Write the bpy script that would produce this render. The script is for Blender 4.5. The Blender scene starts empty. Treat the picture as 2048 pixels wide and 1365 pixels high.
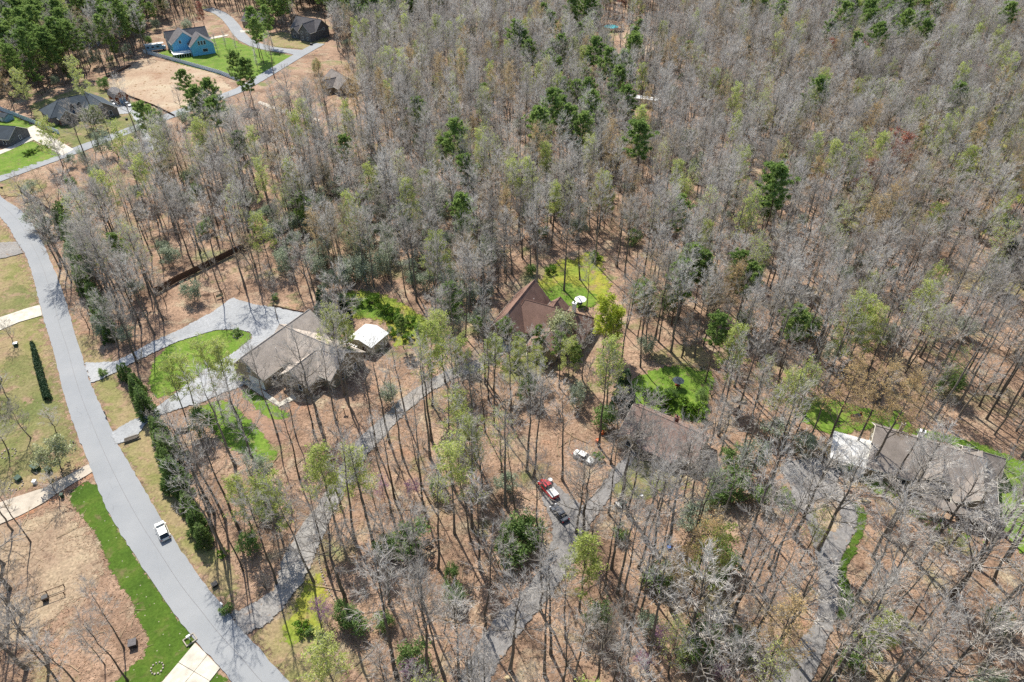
import bpy, math, random
import numpy as np
from mathutils import Vector
PI = math.pi
# ------------------------------------------------------------------ camera, sky, sun, exposure
scn = bpy.context.scene
CAM_H = 104.0; PITCH = 38.5; FOC = 1365.0
cam_d = bpy.data.cameras.new('camera'); cam = bpy.data.objects.new('camera', cam_d)
scn.collection.objects.link(cam); scn.camera = cam
cam_d.sensor_width = 36.0; cam_d.lens = 24.0; cam_d.clip_end = 3000; cam_d.clip_start = 0.5
cam.location = (0, 0, CAM_H); cam.rotation_euler = (math.radians(90 - PITCH), 0, 0)
SUN_AZ = -25.0; SUN_EL = 50.0            # azimuth from +Y towards +X
w = bpy.data.worlds.new('World'); scn.world = w; w.use_nodes = True
nt = w.node_tree; bg = nt.nodes['Background']; sky = nt.nodes.new('ShaderNodeTexSky')
sky.sky_type = 'NISHITA'; sky.sun_disc = False
sky.sun_elevation = math.radians(SUN_EL); sky.sun_rotation = math.radians(SUN_AZ)
nt.links.new(sky.outputs[0], bg.inputs[0]); bg.inputs[1].default_value = 0.125
sun_d = bpy.data.lights.new('sun', 'SUN'); sun_d.energy = 5.0; sun_d.angle = math.radians(0.5); sun_d.color = (1.0, 0.94, 0.85)
sun = bpy.data.objects.new('sun', sun_d); scn.collection.objects.link(sun)
az, el = math.radians(SUN_AZ), math.radians(SUN_EL)
sun.rotation_euler = (-Vector((math.sin(az)*math.cos(el), math.cos(az)*math.cos(el), math.sin(el)))).to_track_quat('-Z', 'Y').to_euler()
sun.location = (-60, 120, 220)
vs = scn.view_settings; vs.view_transform = 'Standard'; vs.look = 'None'; vs.gamma = 1.0; vs.use_curve_mapping = False
vs.exposure = 0.62
scn.cycles.max_bounces = 5; scn.cycles.diffuse_bounces = 2; scn.cycles.glossy_bounces = 2
scn.cycles.transparent_max_bounces = 12; scn.cycles.use_denoising = False
try: scn.cycles.denoiser = 'OPENIMAGEDENOISE'
except Exception: pass
C = scn.collection
# ------------------------------------------------------------------ survey helpers: a point of the photograph on a level z -> place
_s, _c = math.sin(math.radians(PITCH)), math.cos(math.radians(PITCH))
def G(px, py, z=0.0):
    u = (px - 1024) / FOC; v = (682.5 - py) / FOC
    dz = -_s + v*_c; k = (z - CAM_H) / dz
    return (u*k, (_c + v*_s)*k, z)
def PJ(x, y, z):                         # place -> photograph (arrays allowed)
    q = z - CAM_H; de = y*_c - q*_s; up = y*_s + q*_c
    return 1024 + FOC*x/de, 682.5 - FOC*up/de, de
def poly(pts, z=0.0): return [G(a, b, z)[:2] for a, b in pts]
def inside(P, X, Y):
    P = np.asarray(P); r = np.zeros(np.shape(X), bool); j = len(P) - 1
    for i in range(len(P)):
        xi, yi = P[i]; xj, yj = P[j]
        c = ((yi > Y) != (yj > Y)) & (X < (xj - xi)*(Y - yi)/((yj - yi) if yj != yi else 1e-9) + xi)
        r ^= c; j = i
    return r
# ------------------------------------------------------------------ object helpers
def tag(o, label=None, cat=None, group=None, kind=None):
    if label: o['label'] = label
    if cat: o['category'] = cat
    if group: o['group'] = group
    if kind: o['kind'] = kind
    return o
def empty(name, loc=(0, 0, 0), rz=0.0, label=None, cat=None, group=None):
    o = bpy.data.objects.new(name, None); C.objects.link(o); o.location = loc; o.rotation_euler = (0, 0, rz)
    o.empty_display_size = 0.3
    return tag(o, label, cat, group)
def link(name, me, parent=None, loc=None, rz=None):
    o = bpy.data.objects.new(name, me); C.objects.link(o)
    if parent: o.parent = parent
    if loc is not None: o.location = loc
    if rz is not None: o.rotation_euler = (0, 0, rz)
    return o
class MB:
    def __init__(s): s.v = []; s.f = []; s.m = []
    def quadface(s, pts, m=0):
        n = len(s.v); s.v += [tuple(p) for p in pts]; s.f.append(tuple(range(n, n+len(pts)))); s.m.append(m)
    def box(s, x0, x1, y0, y1, z0, z1, m=0):
        n = len(s.v)
        s.v += [(x, y, z) for z in (z0, z1) for y in (y0, y1) for x in (x0, x1)]
        for f in ((0,2,3,1),(4,5,7,6),(0,1,5,4),(2,6,7,3),(0,4,6,2),(1,3,7,5)): s.f.append(tuple(n+i for i in f)); s.m.append(m)
    def prism(s, poly2, z0, z1, m=0):
        n = len(s.v); k = len(poly2)
        s.v += [(a, b, z0) for a, b in poly2] + [(a, b, z1) for a, b in poly2]
        s.f.append(tuple(n+k+i for i in range(k))); s.m.append(m); s.f.append(tuple(n+k-1-i for i in range(k))); s.m.append(m)
        for i in range(k): s.f.append((n+i, n+(i+1) % k, n+k+(i+1) % k, n+k+i)); s.m.append(m)
    def slab(s, a, b, c, d, t, m=0):       # a four cornered board, t thick, downwards
        n = len(s.v); s.v += [tuple(p) for p in (a, b, c, d)] + [(p[0], p[1], p[2]-t) for p in (a, b, c, d)]
        for f in ((0,1,2,3),(7,6,5,4),(0,4,5,1),(1,5,6,2),(2,6,7,3),(3,7,4,0)): s.f.append(tuple(n+i for i in f)); s.m.append(m)
    def tri_slab(s, a, b, c, t, m=0):
        n = len(s.v); s.v += [tuple(p) for p in (a, b, c)] + [(p[0], p[1], p[2]-t) for p in (a, b, c)]
        for f in ((0,1,2),(5,4,3),(0,3,4,1),(1,4,5,2),(2,5,3,0)): s.f.append(tuple(n+i for i in f)); s.m.append(m)
    def tube(s, pts, rad, k=5, m=0, cap=False):
        n = len(s.v); P = [Vector(p) for p in pts]
        for i, p in enumerate(P):
            d = (P[min(i+1, len(P)-1)] - P[max(i-1, 0)])
            if d.length < 1e-6: d = Vector((0, 0, 1))
            d.normalize(); u = d.cross(Vector((0, 0, 1)) if abs(d.z) < .9 else Vector((1, 0, 0))).normalized(); v = d.cross(u)
            for j in range(k):
                a = 2*PI*j/k; s.v.append(tuple(p + (u*math.cos(a) + v*math.sin(a))*rad[i]))
        for i in range(len(P)-1):
            for j in range(k):
                s.f.append((n+i*k+j, n+i*k+(j+1) % k, n+(i+1)*k+(j+1) % k, n+(i+1)*k+j)); s.m.append(m)
        if cap:
            s.f.append(tuple(n+(len(P)-1)*k+j for j in range(k))); s.m.append(m)
            s.f.append(tuple(n+k-1-j for j in range(k))); s.m.append(m)
    def mesh(s, name, mats, smooth=False):
        me = bpy.data.meshes.new(name); me.from_pydata(s.v, [], s.f)
        for m in (mats if isinstance(mats, (list, tuple)) else [mats]): me.materials.append(m)
        me.polygons.foreach_set('material_index', s.m)
        if smooth: me.polygons.foreach_set('use_smooth', [True]*len(s.f))
        me.update(); return me
    def build(s, name, mats, parent=None, smooth=False): return link(name, s.mesh(name, mats, smooth), parent)
# ------------------------------------------------------------------ materials
def _n(t, kind, **kw):
    n = t.nodes.new(kind)
    for k, v in kw.items():
        if hasattr(n, k): setattr(n, k, v)
        else: n.inputs[k].default_value = v
    return n
def ramp(t, fac, stops):
    r = t.nodes.new('ShaderNodeValToRGB'); e = r.color_ramp.elements
    while len(e) < len(stops): e.new(0.5)
    for q, (p, c) in zip(e, stops): q.position = p; q.color = (*c, 1)
    t.links.new(fac, r.inputs[0]); return r.outputs[0]
def mixc(t, fac, a, b, mode='MIX'):
    m = t.nodes.new('ShaderNodeMix'); m.data_type = 'RGBA'; m.blend_type = mode
    for s, x in ((0, fac), (6, a), (7, b)):
        if isinstance(x, (int, float)): m.inputs[s].default_value = x
        elif isinstance(x, tuple): m.inputs[s].default_value = (*x, 1)
        else: t.links.new(x, m.inputs[s])
    return m.outputs[2]
def noise(t, co, scale, detail=4, rough=.55, dist=0.0):
    n = _n(t, 'ShaderNodeTexNoise'); n.inputs['Scale'].default_value = scale; n.inputs['Detail'].default_value = detail
    n.inputs['Roughness'].default_value = rough; n.inputs['Distortion'].default_value = dist
    t.links.new(co, n.inputs['Vector']); return n.outputs['Fac']
def mat(name, rough=.8, spec=.3):
    m = bpy.data.materials.new(name); m.use_nodes = True; t = m.node_tree; b = t.nodes['Principled BSDF']
    b.inputs['Roughness'].default_value = rough; b.inputs['Specular IOR Level'].default_value = spec
    return m, t, b
def bump(t, b, h, strength, dist=0.05):
    n = t.nodes.new('ShaderNodeBump'); n.inputs['Strength'].default_value = strength; n.inputs['Distance'].default_value = dist
    t.links.new(h, n.inputs['Height']); t.links.new(n.outputs[0], b.inputs['Normal'])
def coords(t, kind='Object'): return t.nodes.new('ShaderNodeTexCoord').outputs[kind]
def plain(name, col, rough=.7, spec=.3, var=.25, scale=1.5, metal=0.0, co='Object'):
    m, t, b = mat(name, rough, spec); b.inputs['Metallic'].default_value = metal
    n = noise(t, coords(t, co), scale, 5, .6)
    d = tuple(max(0, c*(1-var)) for c in col); l = tuple(min(1, c*(1+var)) for c in col)
    t.links.new(ramp(t, n, [(.3, d), (.7, l)]), b.inputs['Base Color']); bump(t, b, n, .25, .02)
    return m
def ground_mat(name, big, fine, extra=None, bumpd=.12, alpha=False, bscale=.055, fscale=1.7, spk=None):
    # big: stops of the large patches; fine: multiply range of the fine speckle
    m, t, b = mat(name, .95, .1); co = coords(t)
    nb = noise(t, co, bscale, 7, .62, .6); col = ramp(t, nb, big)
    if extra:
        for sc, lo, hi, c in extra:
            f = ramp(t, noise(t, co, sc, 5, .6, .4), [(lo, (0, 0, 0)), (hi, (1, 1, 1))]); col = mixc(t, f, col, c)
    nf = noise(t, co, fscale, 6, .72)
    v = _n(t, 'ShaderNodeTexVoronoi'); v.inputs['Scale'].default_value = 2.6; t.links.new(co, v.inputs['Vector'])
    sp = mixc(t, .35, ramp(t, nf, [(.22, (fine[0],)*3), (.5, (1, 1, 1)), (.8, (fine[1],)*3)]), ramp(t, v.outputs['Color'], [(0, (fine[0],)*3), (1, (fine[1],)*3)]))
    col = mixc(t, 1.0, col, sp, 'MULTIPLY')
    if spk:
        v2 = _n(t, 'ShaderNodeTexVoronoi'); v2.inputs['Scale'].default_value = spk[0]; t.links.new(co, v2.inputs['Vector'])
        col = mixc(t, ramp(t, v2.outputs['Distance'], [(spk[1], (1, 1, 1)), (spk[1]+.05, (0, 0, 0))]), col, spk[2])
    t.links.new(col, b.inputs['Base Color']); bump(t, b, nf, .8, bumpd)
    if alpha:
        a = t.nodes.new('ShaderNodeAttribute'); a.attribute_name = 'cover'
        n2 = ramp(t, noise(t, co, .55, 7, .8), [(.30, (0, 0, 0)), (.70, (1, 1, 1))]); mm = t.nodes.new('ShaderNodeMath'); mm.operation = 'ADD'
        t.links.new(a.outputs['Fac'], mm.inputs[0]); t.links.new(n2, mm.inputs[1]); hf = t.nodes.new('ShaderNodeMath'); hf.operation = 'MULTIPLY'; hf.inputs[1].default_value = .5; t.links.new(mm.outputs[0], hf.inputs[0])
        t.links.new(ramp(t, hf.outputs[0], [(.47, (0, 0, 0)), (.53, (1, 1, 1))]), b.inputs['Alpha'])
    return m
M = {}
M['litter'] = ground_mat('leaf_litter', [(.25, (.13, .086, .06)), (.42, (.235, .155, .106)), (.58, (.325, .22, .152)), (.8, (.37, .285, .20))], (.2, 1.75),
    extra=[(.16, .54, .70, (.33, .275, .19)), (.35, .60, .68, (.13, .085, .06)), (.12, .62, .72, (.33, .19, .12)), (.09, .60, .70, (.17, .175, .075)), (.05, .58, .70, (.20, .205, .095))], bumpd=.3, fscale=1.6, bscale=.1)
M['lawn'] = ground_mat('lawn_grass', [(.3, (.08, .145, .02)), (.5, (.12, .20, .028)), (.75, (.19, .235, .05))], (.5, 1.45), extra=[(.5, .56, .70, (.19, .165, .075)), (1.6, .62, .72, (.22, .16, .10))], alpha=True, fscale=2.2, bscale=.2)
M['lawn2'] = ground_mat('lawn_rich', [(.3, (.042, .082, .012)), (.55, (.066, .118, .016)), (.75, (.115, .14, .03))], (.5, 1.45), extra=[(.35, .58, .72, (.13, .12, .05)), (1.8, .66, .74, (.2, .15, .09))], alpha=True, fscale=2.2, bscale=.15, spk=(.9, .06, (.3, .28, .2)))
M['dry'] = ground_mat('dry_grass', [(.3, (.27, .20, .12)), (.46, (.26, .21, .11)), (.6, (.19, .185, .07)), (.8, (.12, .145, .04))], (.45, 1.5), extra=[(.3, .56, .68, (.28, .19, .125))], alpha=True, bscale=.14)
M['moss'] = ground_mat('yellow_green_grass', [(.3, (.31, .26, .05)), (.5, (.22, .25, .04)), (.75, (.13, .205, .03))], (.4, 1.5), extra=[(.3, .54, .68, (.25, .175, .10))], alpha=True, bscale=.12)
M['dull'] = ground_mat('dull_lawn', [(.3, (.11, .135, .045)), (.5, (.165, .165, .065)), (.75, (.24, .20, .105))], (.45, 1.5), extra=[(.25, .54, .66, (.26, .185, .12)), (.5, .62, .72, (.09, .13, .03))], alpha=True, bscale=.12)
M['straw'] = ground_mat('straw_field', [(.3, (.30, .20, .135)), (.5, (.37, .275, .19)), (.7, (.44, .37, .26))], (.45, 1.4), extra=[(.12, .58, .7, (.30, .19, .12))], alpha=True, spk=(.35, .14, (.17, .10, .04)))
M['tanlitter'] = ground_mat('tan_litter', [(.3, (.24, .17, .12)), (.5, (.31, .235, .16)), (.75, (.37, .30, .20))], (.25, 1.6), alpha=True, fscale=1.4, bscale=.15)
M['soil'] = ground_mat('bare_red_soil', [(.3, (.30, .15, .085)), (.6, (.36, .20, .12))], (.8, 1.2), alpha=True)
M['mulch'] = ground_mat('bark_mulch', [(.3, (.20, .125, .088)), (.7, (.30, .195, .135))], (.5, 1.5), alpha=True)
M['gravel'] = ground_mat('pale_gravel', [(.3, (.26, .27, .275)), (.55, (.34, .35, .355)), (.75, (.38, .38, .365))], (.62, 1.3), extra=[(.2, .62, .8, (.27, .245, .21))], alpha=True, bumpd=.05, fscale=3)
M['gravel2'] = ground_mat('leafy_gravel', [(.3, (.21, .20, .19)), (.55, (.27, .258, .24)), (.75, (.29, .25, .21))], (.45, 1.5), extra=[(.4, .6, .74, (.25, .18, .13)), (1.5, .64, .72, (.25, .17, .11))], alpha=True, bumpd=.05, fscale=3)
M['tar'] = ground_mat('worn_drive', [(.3, (.17, .165, .16)), (.7, (.25, .24, .23))], (.5, 1.45), extra=[(.4, .6, .74, (.24, .175, .125)), (1.5, .64, .72, (.25, .17, .11))], alpha=True, bumpd=.04, fscale=3)
def road_mat():
    m, t, b = mat('asphalt', .9, .2); co = coords(t)
    col = ramp(t, noise(t, co, .12, 6, .6), [(.3, (.235, .248, .258)), (.7, (.285, .295, .30))])
    col = mixc(t, 1., col, ramp(t, noise(t, co, 6, 4, .8), [(.25, (.9,)*3), (.75, (1.08,)*3)]), 'MULTIPLY')
    st = noise(t, co, .5, 8, .8, 1.5); col = mixc(t, ramp(t, st, [(.60, (0, 0, 0)), (.75, (.6, .6, .6))]), col, (.21, .21, .205))
    col = mixc(t, ramp(t, noise(t, co, .9, 6, .75, .8), [(.64, (0, 0, 0)), (.74, (.5, .5, .5))]), col, (.37, .36, .335))
    wp = t.nodes.new('ShaderNodeVectorMath'); wp.operation = 'ADD'; nn = _n(t, 'ShaderNodeTexNoise'); nn.inputs['Scale'].default_value = .8; nn.inputs['Detail'].default_value = 5; t.links.new(co, nn.inputs['Vector']); t.links.new(co, wp.inputs[0]); t.links.new(nn.outputs['Color'], wp.inputs[1])
    vv = _n(t, 'ShaderNodeTexVoronoi'); vv.feature = 'DISTANCE_TO_EDGE'; vv.inputs['Scale'].default_value = .22; t.links.new(wp.outputs[0], vv.inputs['Vector'])
    ck = ramp(t, vv.outputs['Distance'], [(0, (.7, .7, .7)), (.008, (0, 0, 0))]); gate = ramp(t, noise(t, co, .07, 3), [(.54, (0, 0, 0)), (.66, (.7, .7, .7))])
    col = mixc(t, mixc(t, 1., ck, gate, 'MULTIPLY'), col, (.10, .10, .10))
    t.links.new(col, b.inputs['Base Color']); return m
M['road'] = road_mat()
M['concrete'] = plain('concrete', (.50, .465, .39), .85, .2, .22, .7)
M['concrete2'] = plain('stained_concrete', (.42, .37, .30), .85, .2, .22, .6)
M['tarline'] = plain('dark_sealant', (.12, .12, .125), .6)
def shingle(name, col, sc=3.2):
    m, t, b = mat(name, .9, .2); co = coords(t)
    n1 = noise(t, co, .5, 6, .65, .3); c = ramp(t, n1, [(.25, tuple(x*.72 for x in col)), (.5, col), (.78, tuple(x*1.28 for x in col))])
    br = _n(t, 'ShaderNodeTexBrick'); br.inputs['Scale'].default_value = sc
    for k, v in (('Color1', .85), ('Color2', 1.15)): br.inputs[k].default_value = (v, v, v, 1)
    br.inputs['Mortar'].default_value = (.6, .6, .6, 1); br.inputs['Mortar Size'].default_value = .03
    t.links.new(co, br.inputs['Vector']); c = mixc(t, 1., c, br.outputs['Color'], 'MULTIPLY')
    t.links.new(c, b.inputs['Base Color']); bump(t, b, noise(t, co, 7, 3), .5, .02); return m
M['roof_brown'] = shingle('brown_shingle', (.45, .39, .33))
M['roof_red'] = shingle('red_brown_shingle', (.235, .145, .112))
M['roof_red2'] = shingle('faded_red_shingle', (.25, .175, .145))
M['roof_grey'] = shingle('grey_brown_shingle', (.235, .205, .18))
M['roof_dark'] = shingle('slate_shingle', (.058, .075, .09))
M['roof_mid'] = shingle('mid_grey_shingle', (.15, .14, .14))
M['metal_white'] = plain('white_sheet_metal', (.62, .63, .62), .4, .4, .12, .8)
M['tarp'] = plain('white_membrane', (.55, .55, .53), .5, .3, .3, .7)
M['trim'] = plain('cream_trim', (.58, .55, .46), .6, .3, .08)
M['white'] = plain('white_paint', (.75, .75, .73), .5, .4, .05)
M['tan_wall'] = plain('tan_siding', (.30, .245, .165), .8, .2, .12, 2)
M['olive'] = plain('olive_siding', (.24, .21, .15), .8, .2, .12, 2)
M['shed_wall'] = plain('pale_olive_siding', (.42, .38, .27), .8, .2, .12, 2)
M['blue_wall'] = plain('blue_siding', (.14, .42, .62), .7, .3, .1, 2)
M['pale_blue'] = plain('pale_blue_siding', (.25, .36, .45), .7, .3, .1, 2)
M['grey_wall'] = plain('grey_stone_siding', (.12, .12, .125), .8, .2, .3, 1.5)
M['red_wood'] = plain('red_barn_boards', (.23, .07, .03), .8, .2, .2, 2)
M['brown_wood'] = plain('brown_boards', (.095, .058, .038), .85, .2, .3, 1.5)
M['deck_wood'] = plain('weathered_deck', (.30, .24, .16), .85, .2, .25, 2)
M['fence_grey'] = plain('blue_grey_vinyl', (.58, .70, .77), .5, .4, .1, .8)
M['stone'] = plain('pale_stone', (.34, .30, .25), .9, .2, .3, 3)
M['black'] = plain('black_metal', (.02, .02, .022), .5, .4)
M['dgreen'] = plain('green_metal', (.02, .06, .035), .5, .4)
M['orange'] = plain('orange_plastic', (.55, .12, .03), .5, .4)
M['blue'] = plain('blue_plastic', (.05, .12, .35), .4, .4)
M['fawn'] = plain('tan_canvas', (.42, .34, .2), .8, .2)
def brick_mat():
    m, t, b = mat('red_brick', .9, .2); co = coords(t)
    br = _n(t, 'ShaderNodeTexBrick'); br.inputs['Scale'].default_value = 4.0; t.links.new(co, br.inputs['Vector'])
    br.inputs['Color1'].default_value = (.22, .08, .055, 1); br.inputs['Color2'].default_value = (.14, .055, .04, 1); br.inputs['Mortar'].default_value = (.2, .17, .15, 1)
    t.links.new(br.outputs['Color'], b.inputs['Base Color']); return m
M['brick'] = brick_mat()
def glass_mat():
    m, t, b = mat('window_glass', .12, .25); b.inputs['Base Color'].default_value = (.03, .04, .05, 1); return m
M['glass'] = glass_mat()
def paint(name, col):
    m, t, b = mat(name, .28, .5); b.inputs['Base Color'].default_value = (*col, 1); b.inputs['Coat Weight'].default_value = .6; b.inputs['Coat Roughness'].default_value = .08; return m
M['car_white'] = paint('white_car_paint', (.78, .78, .74)); M['car_red'] = paint('red_car_paint', (.55, .015, .02)); M['car_dark'] = paint('dark_car_paint', (.02, .028, .04))
M['car_silver'] = paint('silver_car_paint', (.42, .46, .5)); M['rubber'] = plain('tyre_rubber', (.015, .015, .015), .9, .1); M['rim'] = plain('wheel_rim', (.4, .4, .42), .35, .5, .1, 2, .7)
def lamp_mat(name, c):
    m, t, b = mat(name, .15, .5); b.inputs['Base Color'].default_value = (*c, 1); return m
M['lens'] = lamp_mat('lamp_lens', (.6, .6, .6)); M['tail'] = lamp_mat('tail_lens', (.3, .02, .02))
def water_mat():
    m, t, b = mat('pool_water', .05, .5); b.inputs['Base Color'].default_value = (.08, .5, .55, 1); bump(t, b, noise(t, coords(t), 2, 3), .1, .05); return m
M['pool'] = water_mat()
def bark(name, a, bcol, sc=3.0, var=.3, trans=0.0):
    m, t, b = mat(name, .95, .1); co = coords(t); oi = t.nodes.new('ShaderNodeObjectInfo')
    c = ramp(t, oi.outputs['Random'], [(0, a), (1, bcol)])
    c = mixc(t, 1., c, ramp(t, noise(t, co, sc, 5, .7), [(.25, (1-var,)*3), (.75, (1+var,)*3)]), 'MULTIPLY')
    t.links.new(c, b.inputs['Base Color'])
    if trans:
        tr = t.nodes.new('ShaderNodeBsdfTranslucent'); t.links.new(c, tr.inputs[0]); mx = t.nodes.new('ShaderNodeMixShader'); mx.inputs[0].default_value = trans
        t.links.new(b.outputs[0], mx.inputs[1]); t.links.new(tr.outputs[0], mx.inputs[2]); t.links.new(mx.outputs[0], t.nodes['Material Output'].inputs[0])
    return m
M['bark'] = bark('tree_bark', (.105, .088, .07), (.22, .195, .16))
M['twig'] = bark('grey_twigs', (.315, .288, .255), (.62, .588, .54), .5, .3, .4)
M['twig_tan'] = bark('budding_twigs', (.42, .33, .21), (.52, .42, .28), .6, .25, .4)
M['twig_pale'] = bark('pale_twigs', (.50, .465, .41), (.66, .625, .57), .6, .2, .3)
M['pinebark'] = bark('pine_bark', (.10, .07, .05), (.15, .11, .085))
def leaf(name, stops, trans=.25, sc=.5):
    m, t, b = mat(name, .65, .25); co = coords(t); oi = t.nodes.new('ShaderNodeObjectInfo'); ge = t.nodes.new('ShaderNodeNewGeometry')
    f = t.nodes.new('ShaderNodeMath'); f.operation = 'MULTIPLY_ADD'; f.inputs[1].default_value = .55
    t.links.new(ge.outputs['Random Per Island'], f.inputs[0])
    f2 = t.nodes.new('ShaderNodeMath'); f2.operation = 'MULTIPLY'; f2.inputs[1].default_value = .45; t.links.new(oi.outputs['Random'], f2.inputs[0]); t.links.new(f2.outputs[0], f.inputs[2])
    c = ramp(t, f.outputs[0], stops); t.links.new(c, b.inputs['Base Color'])
    tr = t.nodes.new('ShaderNodeBsdfTranslucent'); t.links.new(c, tr.inputs[0]); mx = t.nodes.new('ShaderNodeMixShader'); mx.inputs[0].default_value = trans
    t.links.new(b.outputs[0], mx.inputs[1]); t.links.new(tr.outputs[0], mx.inputs[2]); t.links.new(mx.outputs[0], t.nodes['Material Output'].inputs[0]); return m
M['pine'] = leaf('pine_needles', [(0, (.14, .225, .06)), (.5, (.22, .32, .085)), (1, (.33, .43, .13))], .5)
M['cypress'] = leaf('cypress_sprays', [(0, (.095, .165, .05)), (.5, (.15, .23, .07)), (1, (.23, .31, .10))], .5)
M['spring'] = leaf('young_leaves', [(0, (.36, .43, .10)), (.5, (.45, .52, .14)), (1, (.55, .58, .20))], .5)
M['yellow'] = leaf('yellow_blossom', [(0, (.44, .52, .06)), (.5, (.53, .60, .08)), (1, (.62, .66, .12))], .5)
M['sage'] = leaf('grey_green_leaves', [(0, (.21, .27, .17)), (.5, (.32, .375, .26)), (1, (.46, .50, .38))], .45)
M['holly'] = leaf('glossy_evergreen_leaves', [(0, (.12, .21, .06)), (.5, (.19, .29, .085)), (1, (.28, .38, .14))], .45)
M['spruce'] = leaf('dark_spruce', [(0, (.02, .05, .022)), (.5, (.035, .075, .03)), (1, (.06, .11, .04))], .2)
M['blossom'] = leaf('white_blossom', [(0, (.28, .32, .10)), (.5, (.40, .43, .22)), (1, (.6, .6, .45))], .3)
M['redbud'] = leaf('redbud_blossom', [(0, (.28, .12, .24)), (.5, (.36, .18, .31)), (1, (.44, .26, .38))], .4)
M['redleaf'] = leaf('red_maple_buds', [(0, (.30, .085, .05)), (1, (.42, .17, .10))], .3)
M['buff'] = leaf('buff_catkins', [(0, (.48, .33, .14)), (1, (.60, .45, .22))], .45)
M['lime'] = leaf('bright_undergrowth', [(0, (.09, .19, .015)), (1, (.17, .28, .03))], .3)
# ------------------------------------------------------------------ ground, sheets
def sheet_z():
    sheet_z.k += 1; return .012 + .004*sheet_z.k
sheet_z.k = 0
gm = MB(); gm.quadface([(-1500, -200, 0), (1500, -200, 0), (1500, 2200, 0), (-1500, 2200, 0)])
tag(gm.build('ground', M['litter']), kind='structure')
SHEETS = []      # world polygons where no random tree may root
def patch(name, pts, m, step=.7, soft=2.6, world=False, keep=True, full=None):
    P = np.array(pts if world else poly(pts)); lo = P.min(0) - soft - 1; hi = P.max(0) + soft + 1; z = sheet_z()
    nx = int((hi[0]-lo[0])/step) + 2; ny = int((hi[1]-lo[1])/step) + 2
    X, Y = np.meshgrid(lo[0] + np.arange(nx)*step, lo[1] + np.arange(ny)*step, indexing='ij')
    cov = np.zeros(X.shape); k = 0
    for a in range(8):
        for r in (.25, .6, 1.0):
            cov += inside(P, X + soft*r*math.cos(a*PI/4), Y + soft*r*math.sin(a*PI/4)); k += 1
    cov = cov/k*(full if full else {'lawn': .88, 'verge': .85, 'driveway': .97}.get(name, 1.0))
    use = cov > .01; cell = use[:-1, :-1] | use[1:, :-1] | use[:-1, 1:] | use[1:, 1:]
    idx = np.arange(nx*ny).reshape(nx, ny); I, J = np.nonzero(cell)
    F = np.stack([idx[I, J], idx[I+1, J], idx[I+1, J+1], idx[I, J+1]], 1)
    u, inv = np.unique(F, return_inverse=True); F = inv.reshape(F.shape)
    V = np.stack([X.ravel()[u], Y.ravel()[u], np.full(len(u), z)], 1)
    me = bpy.data.meshes.new(name); me.from_pydata(V.tolist(), [], F.tolist())
    at = me.attributes.new('cover', 'FLOAT', 'POINT'); at.data.foreach_set('value', cov.ravel()[u].astype(np.float32))
    me.materials.append(m); me.update()
    if keep: SHEETS.append(P)
    return tag(link(name, me), kind='structure')
def strip(center, width):                # centre line in photograph points -> world polygon
    P = [Vector(G(a, b)[:2]) for a, b in center]; L, R = [], []
    for i, p in enumerate(P):
        d = (P[min(i+1, len(P)-1)] - P[max(i-1, 0)]).normalized(); n = Vector((-d.y, d.x)); wd = width[i] if isinstance(width, (list, tuple)) else width
        L.append(tuple(p + n*wd/2)); R.append(tuple(p - n*wd/2))
    return L + R[::-1]
# main road between its two surveyed edges
roadL = [(-60, 372), (-25, 408), (0, 434), (18, 456), (35, 485), (53, 514), (67, 558), (79, 605), (88, 640), (101, 681), (116, 737), (131, 800), (157, 874), (178, 928), (207, 1003), (240, 1065), (281, 1127), (323, 1193), (364, 1247), (393, 1284), (439, 1334), (466, 1368), (540, 1440), (640, 1530)]
roadR = [(-30, 352), (-5, 384), (9, 400), (38, 418), (64, 447), (85, 485), (103, 526), (120, 567), (135, 611), (149, 664), (164, 708), (176, 752), (196, 800), (219, 850), (244, 903), (281, 965), (319, 1032), (352, 1085), (397, 1152), (434, 1197), (476, 1251), (517, 1296), (582, 1368), (650, 1430), (760, 1530)]
def smooth_line(pts, n=5):
    W = np.array([G(a, b)[:2] for a, b in pts]); P = np.vstack([2*W[0]-W[1], W, 2*W[-1]-W[-2]]); out = []
    for i in range(1, len(P)-2):
        for k in range(n):
            t = k/n; a, b, c, d = P[i-1], P[i], P[i+1], P[i+2]
            out.append(.5*((2*b) + (c-a)*t + (2*a-5*b+4*c-d)*t*t + (3*b-a-3*c+d)*t**3))
    out.append(W[-1]); return [tuple(x) for x in out]
rl, rr = smooth_line(roadL), smooth_line(roadR)
def flat_poly(name, P, m, z):
    import bmesh
    bm = bmesh.new(); f = bm.faces.new([bm.verts.new((x, y, z)) for x, y in P]); bmesh.ops.triangulate(bm, faces=[f]); bm.normal_update()
    if sum(q.normal.z for q in bm.faces) < 0: bmesh.ops.reverse_faces(bm, faces=bm.faces)
    me = bpy.data.meshes.new(name); bm.to_mesh(me); bm.free(); me.materials.append(m); return tag(link(name, me), kind='structure')
rnd = random.Random(4)
def frag(P, a=.12):                      # slightly crumbled edge
    out = []
    for i, p in enumerate(P):
        q = P[(i+1) % len(P)]; L = math.hypot(q[0]-p[0], q[1]-p[1]); k = max(1, min(60, int(L/.9)))
        for j in range(k): t = j/k; out.append((p[0]+(q[0]-p[0])*t + rnd.uniform(-a, a), p[1]+(q[1]-p[1])*t + rnd.uniform(-a, a)))
    return out
main_road = flat_poly('road', frag(rl + rr[::-1]), M['road'], .16); SHEETS.append(np.array(rl + rr[::-1]))
mid = smooth_line([((a[0]*.47+b[0]*.53), (a[1]*.47+b[1]*.53)) for a, b in zip(roadL, roadR[1:])])
sm = MB()
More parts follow.
